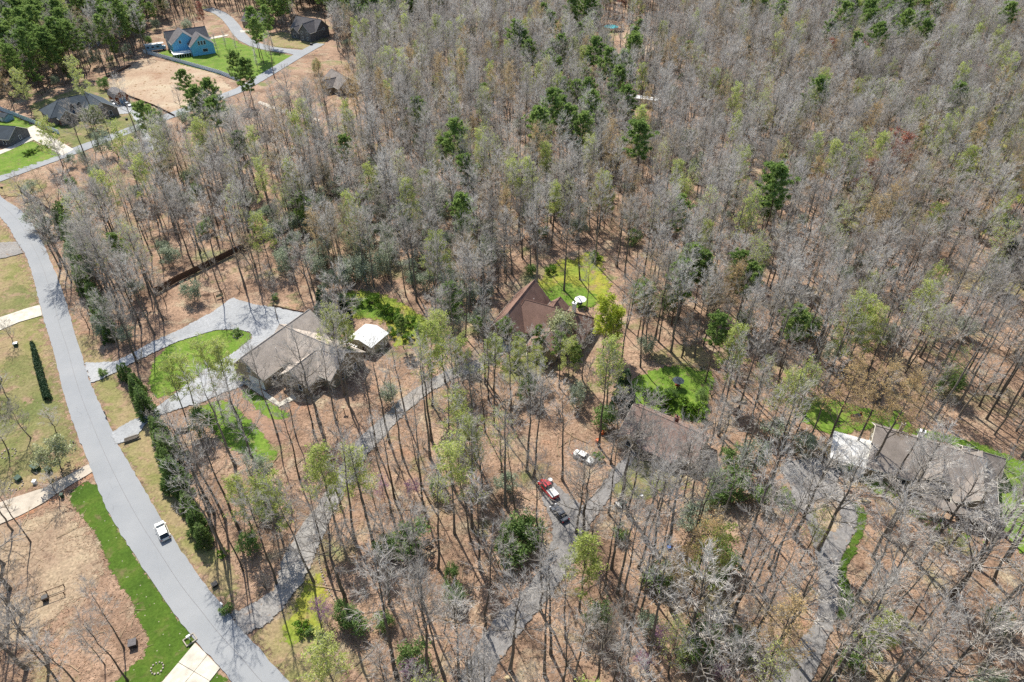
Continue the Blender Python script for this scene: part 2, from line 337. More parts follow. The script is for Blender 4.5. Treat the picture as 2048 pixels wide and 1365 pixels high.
for i in range(len(mid)-1):
    (x0, y0), (x1, y1) = mid[i], mid[i+1]; d = Vector((x1-x0, y1-y0)).normalized()*.035; n = (-d.y, d.x); sm.quadface([(x0-n[0], y0-n[1], .166), (x0+n[0], y0+n[1], .166), (x1+n[0], y1+n[1], .166), (x1-n[0], y1-n[1], .166)])
seam = sm.build('road_seam', M['tarline'], main_road)
side_c = [(-90, 388), (0, 357), (60, 335), (130, 310), (180, 291), (280, 254), (380, 218), (480, 181), (520, 158), (560, 134), (600, 110), (640, 88)]
S1 = strip(side_c, 6.2); flat_poly('side_road', frag(S1), M['road'], .15); SHEETS.append(np.array(S1))
S2 = strip([(606, 107), (585, 104), (560, 101), (535, 97), (510, 90), (490, 80), (477, 67), (467, 52), (455, 38), (440, 27), (415, 18)], [9, 7.5, 6.5, 6.5, 6.5, 6.5, 6.5, 6.5, 6.5, 6.5, 6.5])
flat_poly('side_road', frag(S2), M['road'], .154); SHEETS.append(np.array(S2))
# grass and soil (lowest sheets first)
patch('verge', [(42, 415), (68, 440), (92, 480), (112, 520), (128, 560), (145, 610), (165, 665), (196, 705), (232, 722), (236, 770), (300, 835), (330, 905), (352, 960), (395, 1040), (415, 1075), (460, 1120), (480, 1170), (470, 1215), (440, 1205), (397, 1152), (319, 1032), (244, 903), (196, 800), (149, 664), (120, 567), (85, 485)], M['dry'])
patch('verge', [(-120, 420), (-25, 408), (35, 485), (67, 558), (88, 640), (116, 737), (157, 874), (178, 928), (150, 950), (90, 972), (-20, 1000), (-120, 1000)], M['dry'], 1.0, 3.0, full=.75)
patch('lawn', [(-40, 640), (30, 560), (70, 590), (84, 632), (60, 615), (0, 640)], M['dull'], full=.85); patch('lawn', [(0, 720), (60, 700), (110, 740), (150, 870), (175, 920), (110, 945), (60, 960), (0, 960), (-50, 900)], M['dull'], .7, 4.0, full=.72)
patch('verge', [(490, 1268), (545, 1246), (590, 1190), (622, 1130), (645, 1170), (672, 1215), (668, 1290), (690, 1400), (600, 1400), (520, 1300)], M['dry']); patch('verge', [(552, 1290), (600, 1180), (640, 1120), (655, 1180), (640, 1260), (590, 1300)], M['moss'])
patch('lawn', [(140, 985), (172, 962), (203, 975), (207, 1003), (240, 1065), (281, 1127), (323, 1193), (364, 1247), (390, 1281), (385, 1298), (355, 1330), (318, 1368), (300, 1420), (190, 1420), (245, 1345), (290, 1312), (296, 1270), (277, 1239), (265, 1205), (223, 1143), (194, 1069), (143, 1010)], M['lawn2'], .5, 1.0, full=.97)
patch('lawn', [(392, 1362), (412, 1347), (436, 1340), (466, 1372), (500, 1420), (380, 1420)], M['lawn2'], .5, 1.0, full=.97)
patch('bare_soil', [(85, 1140), (120, 1112), (152, 1118), (150, 1150), (110, 1165), (80, 1162)], M['soil']); patch('bare_soil', [(86, 985), (130, 965), (175, 940), (190, 950), (130, 985), (60, 1030), (0, 1062), (0, 1048), (50, 1020)], M['soil'])
patch('verge', [(-80, 1060), (60, 1040), (130, 1000), (190, 1080), (215, 1150), (150, 1200), (60, 1290), (-80, 1290)], M['tanlitter'], keep=False)
patch('lawn', [(388, 673), (429, 661), (476, 659), (502, 666), (505, 676), (464, 711), (417, 736), (367, 776), (310, 800), (298, 765), (308, 720), (344, 688)], M['lawn'], .5, 1.2, full=.96)
patch('mulch_bed', [(397, 815), (446, 797), (487, 770), (520, 795), (560, 830), (600, 850), (580, 890), (520, 880), (470, 830)], M['mulch'])
patch('lawn', [(398, 812), (446, 799), (474, 815), (520, 860), (540, 890), (560, 920), (510, 925), (452, 892), (411, 842)], M['lawn'], .5, 1.2, full=.96)
patch('lawn', [(479, 783), (493, 776), (540, 805), (578, 827), (574, 838), (543, 840), (505, 813)], M['lawn'], .5, 1.2, full=.96)
patch('lawn', [(668, 588), (720, 580), (765, 588), (810, 608), (868, 645), (840, 695), (790, 700), (775, 650), (735, 636), (700, 640)], M['moss']); patch('lawn', [(690, 596), (745, 598), (790, 622), (800, 650), (760, 640), (710, 632)], M['lawn'])
patch('lawn', [(1066, 574), (1100, 536), (1128, 514), (1150, 520), (1172, 502), (1210, 512), (1205, 540), (1226, 575), (1204, 606), (1172, 622), (1084, 604)], M['moss'], full=.8); patch('lawn', [(1078, 590), (1120, 566), (1180, 580), (1205, 606), (1165, 620), (1090, 608)], M['lawn'])
patch('lawn', [(1005, 712), (1100, 715), (1085, 760), (1000, 770)], M['dull'])
patch('lawn', [(1266, 755), (1333, 733), (1363, 728), (1424, 744), (1432, 764), (1418, 790), (1412, 850), (1350, 836), (1284, 816), (1250, 796)], M['lawn'], soft=1.4)
patch('lawn', [(1228, 945), (1264, 906), (1308, 932), (1364, 952), (1395, 965), (1390, 978), (1322, 975), (1312, 1000), (1256, 1002), (1208, 988)], M['dull'])
patch('verge', [(1280, 720), (1340, 690), (1400, 690), (1440, 720), (1420, 745), (1340, 730)], M['dry'], keep=False)
patch('lawn', [(1600, 843), (1612, 806), (1661, 796), (1743, 821), (1802, 824), (1822, 852), (1892, 868), (1975, 893), (2060, 930), (2060, 960), (1990, 930), (1936, 902), (1860, 880), (1752, 858), (1661, 872)], M['lawn'], soft=1.4)
patch('lawn', [(1712, 957), (1746, 930), (1800, 974), (1796, 1004), (1738, 980)], M['lawn']); patch('lawn', [(1990, 930), (2080, 920), (2120, 1120), (2040, 1110), (1996, 1040), (1980, 990)], M['lawn'], soft=1.4); patch('lawn', [(1800, 1000), (1850, 1030), (1990, 1090), (2000, 1106), (1850, 1050), (1795, 1012)], M['lawn'])
patch('lawn', [(1696, 995), (1730, 1020), (1733, 1045), (1710, 1108), (1690, 1140), (1712, 1200), (1690, 1240), (1672, 1240), (1676, 1192), (1673, 1137), (1709, 1064), (1713, 1031)], M['lawn2'], .5, 1.0, full=.97); patch('lawn', [(1540, 985), (1585, 960), (1600, 1015), (1590, 1040), (1550, 1010)], M['lawn2'])
patch('lawn', [(60, 210), (120, 190), (191, 170), (215, 185), (262, 200), (285, 222), (272, 272), (191, 296), (147, 299), (112, 270), (68, 240)], M['dull'], 1.0)
patch('straw_field', [(198, 168), (250, 138), (287, 118), (360, 128), (432, 147), (446, 160), (470, 186), (420, 205), (342, 228), (270, 200), (244, 188)], M['straw'], 1.0)
patch('lawn', [(310, 110), (342, 98), (420, 79), (458, 75), (489, 91), (533, 102), (590, 113), (550, 136), (513, 157), (440, 150), (355, 128)], M['lawn'], 1.0); patch('lawn', [(500, 68), (530, 60), (545, 70), (520, 84)], M['lawn'], 1.0)
patch('verge', [(533, 72), (560, 64), (595, 70), (660, 78), (640, 96), (612, 100), (547, 95)], M['dry'], 1.0)
patch('lawn', [(-20, 318), (30, 297), (66, 281), (125, 311), (85, 324), (0, 354), (-30, 362)], M['lawn'], 1.0); patch('lawn', [(-20, 228), (30, 232), (120, 275), (110, 285), (60, 262), (20, 262), (-20, 275)], M['lawn'], 1.0)
patch('lawn', [(100, 235), (118, 236), (118, 262), (104, 262)], M['lawn'], 1.0); patch('verge', [(-20, 385), (30, 362), (80, 358), (100, 372), (60, 392), (20, 396)], M['dry'], 1.0)
patch('verge', [(1850, 290), (2048, 180), (2100, 240), (2060, 420), (1900, 330)], M['moss'], 1.6, 3, keep=False); patch('verge', [(1900, 540), (2060, 560), (2060, 600), (1900, 575)], M['dry'], 1.0, keep=False); patch('verge', [(1650, 410), (1850, 400), (1820, 470), (1680, 465)], M['dull'], 1.4, 2.5, keep=False)
patch('verge', [(1280, 260), (1400, 255), (1430, 290), (1300, 300)], M['dry'], 1.4, 2.5, keep=False); patch('verge', [(1240, 60), (1300, 55), (1330, 110), (1250, 115)], M['straw'], 1.4, 2.5)
# drives
patch('driveway', [(464, 597), (505, 609), (560, 618), (614, 628), (560, 668), (520, 700), (500, 730), (487, 772), (440, 790), (397, 808), (330, 828), (296, 845), (272, 876), (232, 892), (222, 868), (250, 850), (300, 826), (367, 776), (417, 735), (464, 710), (505, 677), (502, 667), (476, 660), (429, 662), (388, 674), (344, 689), (305, 708), (262, 728), (228, 748), (184, 768), (172, 738), (170, 726), (228, 726), (270, 705), (302, 686), (359, 661), (426, 625)], M['gravel'], .5, .5)
patch('driveway', [(458, 1226), (500, 1212), (552, 1180), (563, 1125), (601, 1054), (636, 1012), (661, 967), (691, 918), (722, 873), (760, 840), (800, 800), (850, 765), (900, 740), (950, 722), (1000, 695), (1012, 705), (965, 742), (905, 760), (860, 785), (812, 825), (775, 865), (732, 915), (700, 970), (667, 1027), (636, 1100), (605, 1168), (544, 1244), (494, 1270), (478, 1254)], M['gravel2'], .5, .8, full=.97)
patch('driveway', [(900, 1400), (935, 1320), (985, 1245), (1050, 1180), (1090, 1125), (1108, 1062), (1085, 1000), (1082, 962), (1110, 968), (1164, 1014), (1190, 988), (1240, 925), (1262, 900), (1275, 908), (1235, 965), (1203, 1020), (1180, 1052), (1150, 1120), (1100, 1195), (1050, 1255), (998, 1322), (960, 1400)], M['tar'], .5, .8, full=.95)
patch('driveway', [(1520, 1400), (1560, 1320), (1629, 1248), (1640, 1192), (1636, 1126), (1618, 1061), (1592, 1010), (1578, 973), (1560, 940), (1570, 925), (1600, 918), (1668, 918), (1682, 945), (1672, 968), (1698, 995), (1713, 1031), (1709, 1064), (1687, 1105), (1673, 1137), (1676, 1192), (1669, 1251), (1650, 1290), (1610, 1400)], M['tar'], .5, .8, full=.95)
patch('turning_island', [(1624, 1010), (1650, 994), (1674, 1006), (1682, 1046), (1670, 1066), (1640, 1062)], M['tanlitter'], .5, .8)
patch('driveway', [(-30, 488), (35, 484), (50, 507), (-30, 527)], M['gravel2'], .5, .9, full=.86)
patch('driveway', [(228, 212), (262, 210), (300, 240), (310, 300), (290, 310), (282, 262), (262, 228), (236, 230)], M['gravel'], 1.0, .5)
def concrete(P, name='driveway', m='concrete', z=.17):
    W = poly(P); SHEETS.append(np.array(W)); return flat_poly(name, frag(W, .04), M[m], z)
def slab_grid(name, P, m, nu, nv, z=.17):   # concrete bay laid as separate slabs between a left and right edge
    (a, b, c, d) = [np.array(G(*q)[:2]) for q in P]; root = tag(empty(name, (0, 0, 0)), kind='structure'); SHEETS.append(np.array([a, b, c, d]))
    for i in range(nu):
        for j in range(nv):
            q = lambda u, v: (a*(1-u)+b*u)*(1-v) + (d*(1-u)+c*u)*v
            e = .006; u0, u1, v0, v1 = i/nu+e, (i+1)/nu-e, j/nv+e, (j+1)/nv-e
            s = MB(); s.prism([tuple(q(*x)) for x in ((u0, v0), (u1, v0), (u1, v1), (u0, v1))][::1], .02, z); s.build('slab', m, root)
    return root
slab_grid('driveway', [(391, 1286), (441, 1337), (400, 1390), (322, 1368)], M['concrete'], 2, 2)
slab_grid('driveway', [(322, 1369), (400, 1391), (330, 1440), (240, 1430)], M['concrete'], 2, 1)
concrete([(177, 930), (133, 954), (91, 976), (48, 990), (0, 1006), (-80, 1025), (-80, 1085), (0, 1050), (42, 1032), (86, 1008), (133, 977), (186, 945)], m='concrete2')
concrete([(0, 636), (60, 616), (80, 611), (85, 632), (40, 645), (0, 662), (-60, 685), (-60, 655)]); concrete([(50, 260), (68, 252), (85, 262), (99, 271), (148, 300), (126, 312), (68, 281), (45, 290), (20, 302), (-10, 314), (-10, 306), (22, 294), (52, 278)])
concrete([(232, 211), (261, 210), (280, 226), (288, 240), (276, 240), (258, 226), (240, 229)], z=.175); concrete([(455, 73), (420, 80), (415, 77), (440, 72), (458, 70)], z=.175); concrete([(480, 62), (500, 62), (500, 65), (482, 66)], z=.176)
concrete([(469, 757), (486, 745), (523, 779), (560, 806), (586, 790), (593, 798), (559, 815), (516, 788), (490, 770)], 'path', z=.172); concrete([(985, 655), (1000, 650), (1010, 690), (1050, 705), (1090, 706), (1090, 712), (1045, 713), (1000, 700)], 'path', z=.173)
concrete([(520, 203), (560, 218), (612, 232), (640, 240), (638, 245), (605, 237), (550, 222), (515, 207)], 'path', 'concrete2', z=.174)
# ------------------------------------------------------------------ buildings
FOOT = []                                # footprints (world polygons) kept free of trees
class House:
    def __init__(s, name, loc, deg, label, cat='house'):
        s.r = empty(name, (loc[0], loc[1], 0), math.radians(deg), label, cat); s.loc = loc; s.a = math.radians(deg)
    def w(s, x, y): return (s.loc[0] + x*math.cos(s.a) - y*math.sin(s.a), s.loc[1] + x*math.sin(s.a) + y*math.cos(s.a))
    def foot(s, x0, x1, y0, y1, p=1.6): FOOT.append(np.array([s.w(x0-p, y0-p), s.w(x1+p, y0-p), s.w(x1+p, y1+p), s.w(x0-p, y1+p)]))
    def gable(s, x0, x1, y0, y1, zw, rise, wall, roof, axis='x', ov=.45, ridge=None, trim=True, z0=0.0):
        s.foot(x0, x1, y0, y1)
        T = (lambda u, v, z: (u, v, z)) if axis == 'x' else (lambda u, v, z: (v, u, z))
        u0, u1, v0, v1 = (x0, x1, y0, y1) if axis == 'x' else (y0, y1, x0, x1)
        vm = (v0+v1)/2 if ridge is None else ridge; zr = zw + rise
        wb = MB()
        P = [(v0, z0), (v1, z0), (v1, zw), (vm, zr-.12), (v0, zw)]
        wb.quadface([T(u0, v, z) for v, z in P]); wb.quadface([T(u1, v, z) for v, z in P][::-1])
        wb.quadface([T(u0, v0, z0), T(u1, v0, z0), T(u1, v0, zw), T(u0, v0, zw)]); wb.quadface([T(u0, v1, z0), T(u1, v1, z0), T(u1, v1, zw), T(u0, v1, zw)])
        wb.build('wall', M[wall], s.r)
        rb = MB(); a0, a1 = u0-ov, u1+ov
        s0 = rise/(vm-v0); s1 = rise/(v1-vm); e0 = zw - s0*ov; e1 = zw - s1*ov; lift = .1
        rb.slab(T(a0, v0-ov, e0+lift), T(a1, v0-ov, e0+lift), T(a1, vm, zr+lift), T(a0, vm, zr+lift), .16)
        rb.slab(T(a0, v1+ov, e1+lift), T(a1, v1+ov, e1+lift), T(a1, vm+.002, zr+lift-.003), T(a0, vm+.002, zr+lift-.003), .16)
        ro = rb.build('roof', M[roof], s.r)
        cb = MB(); cb.tube([T(a0, vm, zr+lift), T(a1, vm, zr+lift)], [.11 if trim else .03]*2, 5); cb.build('ridge_cap', M[roof], ro)
        if trim:
            tb = MB()
            for a in (a0-.03, a1+.03):
                tb.tube([T(a, v0-ov, e0), T(a, vm, zr)], [.09, .09], 4); tb.tube([T(a, vm, zr), T(a, v1+ov, e1)], [.09, .09], 4)
            tb.tube([T(a0, v0-ov-.05, e0), T(a1, v0-ov-.05, e0)], [.09, .09], 4); tb.tube([T(a0, v1+ov+.05, e1), T(a1, v1+ov+.05, e1)], [.09, .09], 4)
            tb.build('trim', M['trim'], ro)
        return ro
    def hip(s, x0, x1, y0, y1, zw, rise, wall, roof, ov=.45, hl=None, hr=None):
        s.foot(x0, x1, y0, y1)
        wb = MB(); wb.box(x0, x1, y0, y1, 0, zw); wb.build('wall', M[wall], s.r)
        ym = (y0+y1)/2; d = (y1-y0)/2; X0, X1, Y0, Y1 = x0-ov, x1+ov, y0-ov, y1+ov; r0 = x0 + (d if hl is None else hl); r1 = x1 - (d if hr is None else hr); z = zw - .12; zr = zw + rise
        rb = MB(); A, B = (r0, ym, zr), (r1, ym, zr)
        rb.slab((X0, Y0, z), (X1, Y0, z), B, A, .14); rb.slab((X1, Y1, z), (X0, Y1, z), A, B, .14); rb.tri_slab((X0, Y1, z), (X0, Y0, z), A, .14); rb.tri_slab((X1, Y0, z), (X1, Y1, z), B, .14)
        ro = rb.build('roof', M[roof], s.r)
        cb = MB(); cb.tube([A, B], [.1, .1], 5)
        for P, Q in (((X0, Y0, z), A), ((X0, Y1, z), A), ((X1, Y0, z), B), ((X1, Y1, z), B)): cb.tube([P, Q], [.1, .1], 5)
        cb.build('ridge_cap', M[roof], ro); return ro
    def lean(s, pts, roof, t=.14, name='porch_roof'):
        rb = MB(); rb.slab(*pts, t); return rb.build(name, M[roof], s.r)
    def face(s, name, side, at, u, z, wd, ht, m, frame='white', pane=None, panes=1):
        # a board on a wall; side '-x','+x','-y','+y'; at = wall plane; u = centre along the wall
        sg = -1 if side[0] == '-' else 1
        def bx(mb, u0, u1, z0, z1, d0, d1):
            a, b = sorted((at + sg*d0, at + sg*d1))
            if side[1] == 'x': mb.box(a, b, u0, u1, z0, z1)
            else: mb.box(u0, u1, a, b, z0, z1)
        fb = MB(); f = .1
        bx(fb, u-wd/2-f, u+wd/2+f, z+ht, z+ht+f, .005, .09); bx(fb, u-wd/2-f, u+wd/2+f, z-f, z, .005, .11); bx(fb, u-wd/2-f, u-wd/2, z, z+ht, .005, .085); bx(fb, u+wd/2, u+wd/2+f, z, z+ht, .005, .085)
        o = fb.build(name, M[frame], s.r)
        for k in range(panes):
            pb = MB(); g = .05 if panes > 1 else 0; a = u-wd/2 + wd*k/panes + g/2; b = u-wd/2 + wd*(k+1)/panes - g/2
            bx(pb, a, b, z, z+ht, .004, .04); pb.build('pane' if m == 'glass' else 'panel', M[m], o)
        return o
    def win(s, side, at, u, z=1.0, wd=1.0, ht=1.4, panes=2): return s.face('window', side, at, u, z, wd, ht, 'glass', panes=panes)
    def part(s, name, m): 
        mb = MB(); s._p = (mb, name, m); return mb
    def add(s, mb, name, m): return mb.build(name, M[m], s.r)
    def chimney(s, x, y, z0, z1, w=.9, d=.7, m='stone'):
        mb = MB(); mb.box(x-w/2, x+w/2, y-d/2, y+d/2, z0, z1); mb.box(x-w/2-.1, x+w/2+.1, y-d/2-.1, y+d/2+.1, z1, z1+.15); o = mb.build('chimney', M[m], s.r)
        fl = MB(); fl.tube([(x, y, z1+.15), (x, y, z1+.6)], [.16, .16], 8, cap=True); fl.build('flue', M['black'], o); return o
    def vents(s, spots):
        for x, y, z in spots:
            mb = MB(); mb.tube([(x, y, z), (x, y, z+.5)], [.07, .07], 6, cap=True); mb.build('vent_pipe', M['white'], s.r)
# A: brown roofed house with the gravel court
A = House('house', (-54.3, 124.4), 59.4, 'brown shingle house with cream trim and three gables beside the pale gravel court')
A.gable(-10.2, 10.2, -5.2, 4.2, 3.7, 3.8, 'tan_wall', 'roof_brown', ridge=0)
A.gable(-2.6, 8.2, -18.0, 1.5, 3.6, 3.75, 'olive', 'roof_brown', axis='y', ridge=2.8)
A.gable(-6.8, 1.6, -14.6, -7.2, 3.3, 2.8, 'tan_wall', 'roof_brown', ridge=-10.9)
A.face('garage_door', '-x', -10.2, -2.6, .05, 4.4, 2.4, 'white', panes=1); A.win('-x', -10.2, -1.0, 3.6, 1.0, 1.2)
A.win('-x', -6.8, -10.9, 3.3, 1.6, 1.2, 3); A.win('-x', -6.8, -9.2, .9); A.win('-x', -6.8, -12.6, .9); A.win('-x', -2.6, -6.2, .9, .9, 1.3); A.win('-y', -18.0, 1.0, .9); A.win('-y', -18.0, 5.0, .9); A.win('+y', 4.2, -6, 1); A.win('+y', 4.2, 0, 1); A.win('-y', -5.2, -7.5, 1)
A.face('door', '-x', -2.6, -5.7+.0 - 1.0 + 1.9, .05, .0 + .95, 2.05, 'brown_wood')
A.lean([(-4.6, -7.1, 2.75), (-4.6, -5.4, 2.75), (-2.5, -5.4, 3.3), (-2.5, -7.1, 3.3)], 'roof_brown')
for y in (-5.55, -6.95):
    mb = MB(); mb.box(-4.5, -4.34, y-.08, y+.08, 0, 2.66); A.add(mb, 'porch_post', 'trim')
A.vents([(4.5, -2.2, 5.8), (-3, -2.4, 5.8), (0, -12, 6)])
# flat apron in front of the garage door
x, y, _ = G(688, 694, 2.2); pg = empty('pergola', (x, y, 0), A.a, 'small white slatted pergola deck between the brown house and the shed', 'pergola')
mb = MB(); mb.box(-1.5, 1.7, -2.6, 2.4, .35, .55); mb.build('deck', M['deck_wood'], pg)
for X in (-1.4, 1.6):
    for Y in (-2.5, 2.3): mb = MB(); mb.box(X-.07, X+.07, Y-.07, Y+.07, 0, 2.2); mb.build('post', M['white'], pg)
for k in range(7): mb = MB(); mb.box(-1.6, 1.8, -2.6 + k*.8, -2.48 + k*.8, 2.2, 2.32); mb.build('slat', M['white'], pg)
for X in (-1.4, 1.6): mb = MB(); mb.box(X-.05, X+.05, -2.75, 2.55, 2.06, 2.197); mb.build('beam', M['white'], pg)
FOOT.append(np.array([A.w(6, -21), A.w(14, -21), A.w(14, -12), A.w(6, -12)]))
S = House('shed', (-34.6, 129.4), 59.4, 'square pale olive shed with a bright white sheet-metal roof behind the brown house', 'shed')
S.gable(-3.1, 3.1, -3.4, 3.4, 2.7, .9, 'shed_wall', 'metal_white', trim=False, ov=.25); S.face('door', '-x', -3.1, -1.2, .05, 1.2, 2.0, 'brown_wood', frame='trim'); S.win('-y', -3.4, .6, 1, .8, .8)
# B
B = House('house', (9.6, 134.5), -25.2, 'red-brown shingle house with a white chimney beside the yellow-green lawn')
B.hip(-8, 9.4, -6.2, 5.6, 3.2, 4.7, 'tan_wall', 'roof_red', hl=1.0, hr=4.6)
B.gable(-12.6, -4.2, -8.4, 8.2, 3.2, 4.75, 'tan_wall', 'roof_red', axis='y', ridge=-8.3)
B.gable(-1.5, 5.6, -10.8, -1.5, 2.9, 2.4, 'tan_wall', 'roof_red', axis='y'); B.gable(-3.2, 1.2, 1, 8, 2.9, 2.0, 'tan_wall', 'roof_red', axis='y')
B.win('-y', -8.4, -8.4, .9, 1.6, 1.5, 3); B.win('-y', -10.8, 2, .9, 1.6, 1.4, 3); B.win('-y', -6.2, 7.4, .9); B.win('-x', -12.6, 2, .9); B.win('-x', -12.6, -4, .9); B.win('-y', -8.4, -8.4, 4.2, .8, 1.0); B.win('+x', 9.4, 0, .9)
B.face('door', '-y', -6.2, -2.9, .05, 1.0, 2.05, 'brown_wood'); B.chimney(5.2, 1.6, 5.5, 9.2, m='white'); B.vents([(-6, 3, 5.9), (3, -4, 5.2), (7, -3, 5)])
# C
Hc = House('house', (31.0, 98.4), -34.5, 'small red-brown ranch house with a porch above the parked red pickup')
Hc.gable(-6.8, 8.6, -4.8, 3.8, 2.8, 2.7, 'tan_wall', 'roof_red2', ridge=0.2); Hc.gable(-6.6, -2.2, -6.6, -.5, 2.6, 1.7, 'tan_wall', 'roof_red2', axis='y', ov=.3)
Hc.lean([(-2, -7.2, 2.35), (5.6, -7.2, 2.35), (5.6, -4.7, 2.72), (-2, -4.7, 2.72)], 'roof_red2')
mb = MB(); mb.box(-1.8, 5.4, -7.6, -4.85, .3, .5); Hc.add(mb, 'porch_deck', 'deck_wood')
for x in (-1.7, 1.8, 5.3): mb = MB(); mb.box(x-.08, x+.08, -7.1, -6.94, .5, 2.3); Hc.add(mb, 'porch_post', 'trim')
for y in (-7.5,):
    mb = MB(); mb.box(-1.8, 5.4, y-.04, y+.04, 1.3, 1.4); [mb.box(-1.8+k*.3, -1.74+k*.3, y-.03, y+.03, .5, 1.3) for k in range(25)]; Hc.add(mb, 'railing', 'deck_wood')
Hc.win('-y', -4.8, 4, .9); Hc.win('-y', -4.8, -.5, .9); Hc.win('-y', -6.6, -4.4, .9); Hc.win('+x', 8.6, -2, .9); Hc.face('door', '-y', -4.8, 1.8, .52, .95, 2.0, 'red_wood'); Hc.chimney(2, 1.2, 4.2, 6.2, .8, .6, 'brick'); Hc.vents([(-3, 2, 4.4), (6, -2, 4.4)])
# D
D = House('house', (80.5, 91.0), -27.0, 'large grey-brown roofed house with a front porch roof beside the circular drive')
D.gable(-9, 9.5, -7.6, 5.0, 3.1, 3.3, 'olive', 'roof_grey', ridge=.4); D.gable(5.8, 12.6, -9.6, 2.5, 3.0, 2.9, 'olive', 'roof_grey', axis='y', ridge=9.4); D.gable(0.2, 5.4, -6.9, 0, 3.3, 2.5, 'tan_wall', 'roof_grey', axis='y'); D.gable(7, 13.4, 1.5, 6.6, 2.8, 2.0, 'olive', 'roof_grey', axis='x')
D.lean([(1.0, -12.2, 2.6), (11.6, -12.2, 2.6), (11.6, -10.2, 2.9), (1.0, -10.2, 2.9)], 'roof_grey'); D.foot(1, 12, -12.5, -8)
for x in (1.2, 4.7, 8.2, 11.4): mb = MB(); mb.box(x-.1, x+.1, -12.05, -11.85, 0, 2.46); D.add(mb, 'porch_post', 'trim')
mb = MB(); mb.box(-.2, .4, -7.2, 4.6, 4.2, 4.25)
D.win('-y', -7.6, -6.8, .9, 1.6, 1.4, 3); D.win('-y', -7.6, -3, .9, 1.6, 1.4, 3); D.win('-y', -9.6, 9.2, .9, 1.6, 1.4, 3); D.win('-x', -9, -3, .9); D.win('-x', -9, 2, .9); D.face('door', '-y', -7.6, -.9, .05, 1, 2.05, 'brown_wood')
D.chimney(-1.2, 2.4, 4.5, 6.9, m='white'); D.chimney(-4.6, 3.2, 4, 6.6, .6, .6, 'stone'); D.vents([(-6.5, 3.5, 4.4), (4, 3.2, 4.6), (7.5, 3, 4.6)])
D2 = House('garage', (68.2, 92.6), -24.0, 'low garage with a white membrane roof left of the grey-brown house', 'garage')
D2.gable(-4.2, 4.0, -4.0, 3.6, 2.7, .75, 'tan_wall', 'tarp', ridge=1.4, trim=False, ov=.3); D2.face('garage_door', '-y', -4.0, -.2, .05, 4.6, 2.3, 'white')
# E blue house
Eh = House('house', (-163.6, 365.4), 32.0, 'bright blue gabled house with a white deck on the green lawn')
Eh.gable(0, 11.2, 0, 8.5, 5.0, 4.6, 'blue_wall', 'roof_mid', axis='y', ridge=5.6); Eh.gable(-7.5, 5.0, 7.5, 18, 5.4, 5.0, 'blue_wall', 'roof_mid', axis='y', ridge=-1.0); Eh.gable(-8, 12, 15, 24, 5.0, 4.0, 'pale_blue', 'roof_mid', ov=.4)
for u in (4.2, 5.6, 7.0): Eh.win('-y', 0, u, 5.0, .9, 1.9, 2)
Eh.win('-y', 0, 6.5, 1.6, 2.4, 1.4, 3); Eh.win('-x', 0, 4, 1.6); Eh.win('-x', -7.5, 11, 2.6); Eh.win('-y', 7.5, -3.5, 5.2)
mb = MB(); mb.box(-9, -.2, 1.0, 7.3, 1.7, 1.9); Eh.add(mb, 'deck', 'white')
for k in range(8): mb = MB(); mb.box(-9+k*1.2, -8.88+k*1.2, 1.0, 1.1, 0, 2.8); Eh.add(mb, 'deck_post', 'white')
mb = MB(); mb.box(-9, -.2, .95, 1.06, 2.8, 2.9); mb.box(-9.05, -8.95, 1, 7.3, 2.8, 2.9); Eh.add(mb, 'deck_rail', 'white')
# F slate-roofed brick house
F = House('house', (-183.0, 283.0), 45.0, 'brick house with a dark slate hip roof and two dormers beside the red barn')
F.hip(-10.5, 9, -7.0, 6, 3.4, 4.2, 'brick', 'roof_dark', hr=2); F.gable(2.2, 13, -13.5, 3, 3.4, 3.6, 'brick', 'roof_dark', axis='y', ridge=7.6); F.gable(-8.2, -2.2, -10, -3, 3.2, 2.6, 'brick', 'roof_dark', axis='y')
for x in (-1.2, 1.6):
    mb = MB(); mb.box(x-.6, x+.6, -5.6, -2.6, 4.4, 5.9); d = F.add(mb, 'dormer', 'roof_dark'); rb = MB(); rb.slab((x-.85, -5.9, 5.8), (x, -5.9, 6.6), (x, -1.6, 6.6), (x-.85, -1.6, 5.8), .1); rb.slab((x+.85, -1.6, 5.8), (x+.003, -1.6, 6.597), (x+.003, -5.9, 6.597), (x+.85, -5.9, 5.8), .1); rb.build('dormer_roof', M['roof_dark'], d)
    wb = MB(); wb.box(x-.4, x+.4, -5.66, -5.605, 4.7, 5.7); wb.build('pane', M['glass'], d)
for x in (5.2, 10): F.win('-y', -13.5, x, 1.0, 1.1, 1.6)
F.win('-y', -13.5, 7.6, 4.6, .7, .8, 1); F.win('-y', -10, -5.2, 4.1, .6, .7, 1); F.win('-y', -10, -5.2, 1, 1.8, 1.5, 3); F.win('-x', -10.5, -2, 1); F.win('-x', -10.5, 3, 1); F.win('+x', 13, -9, 1); F.win('+x', 13, -4, 1); F.face('door', '-y', -7, 0, .05, 1.0, 2.1, 'brown_wood')
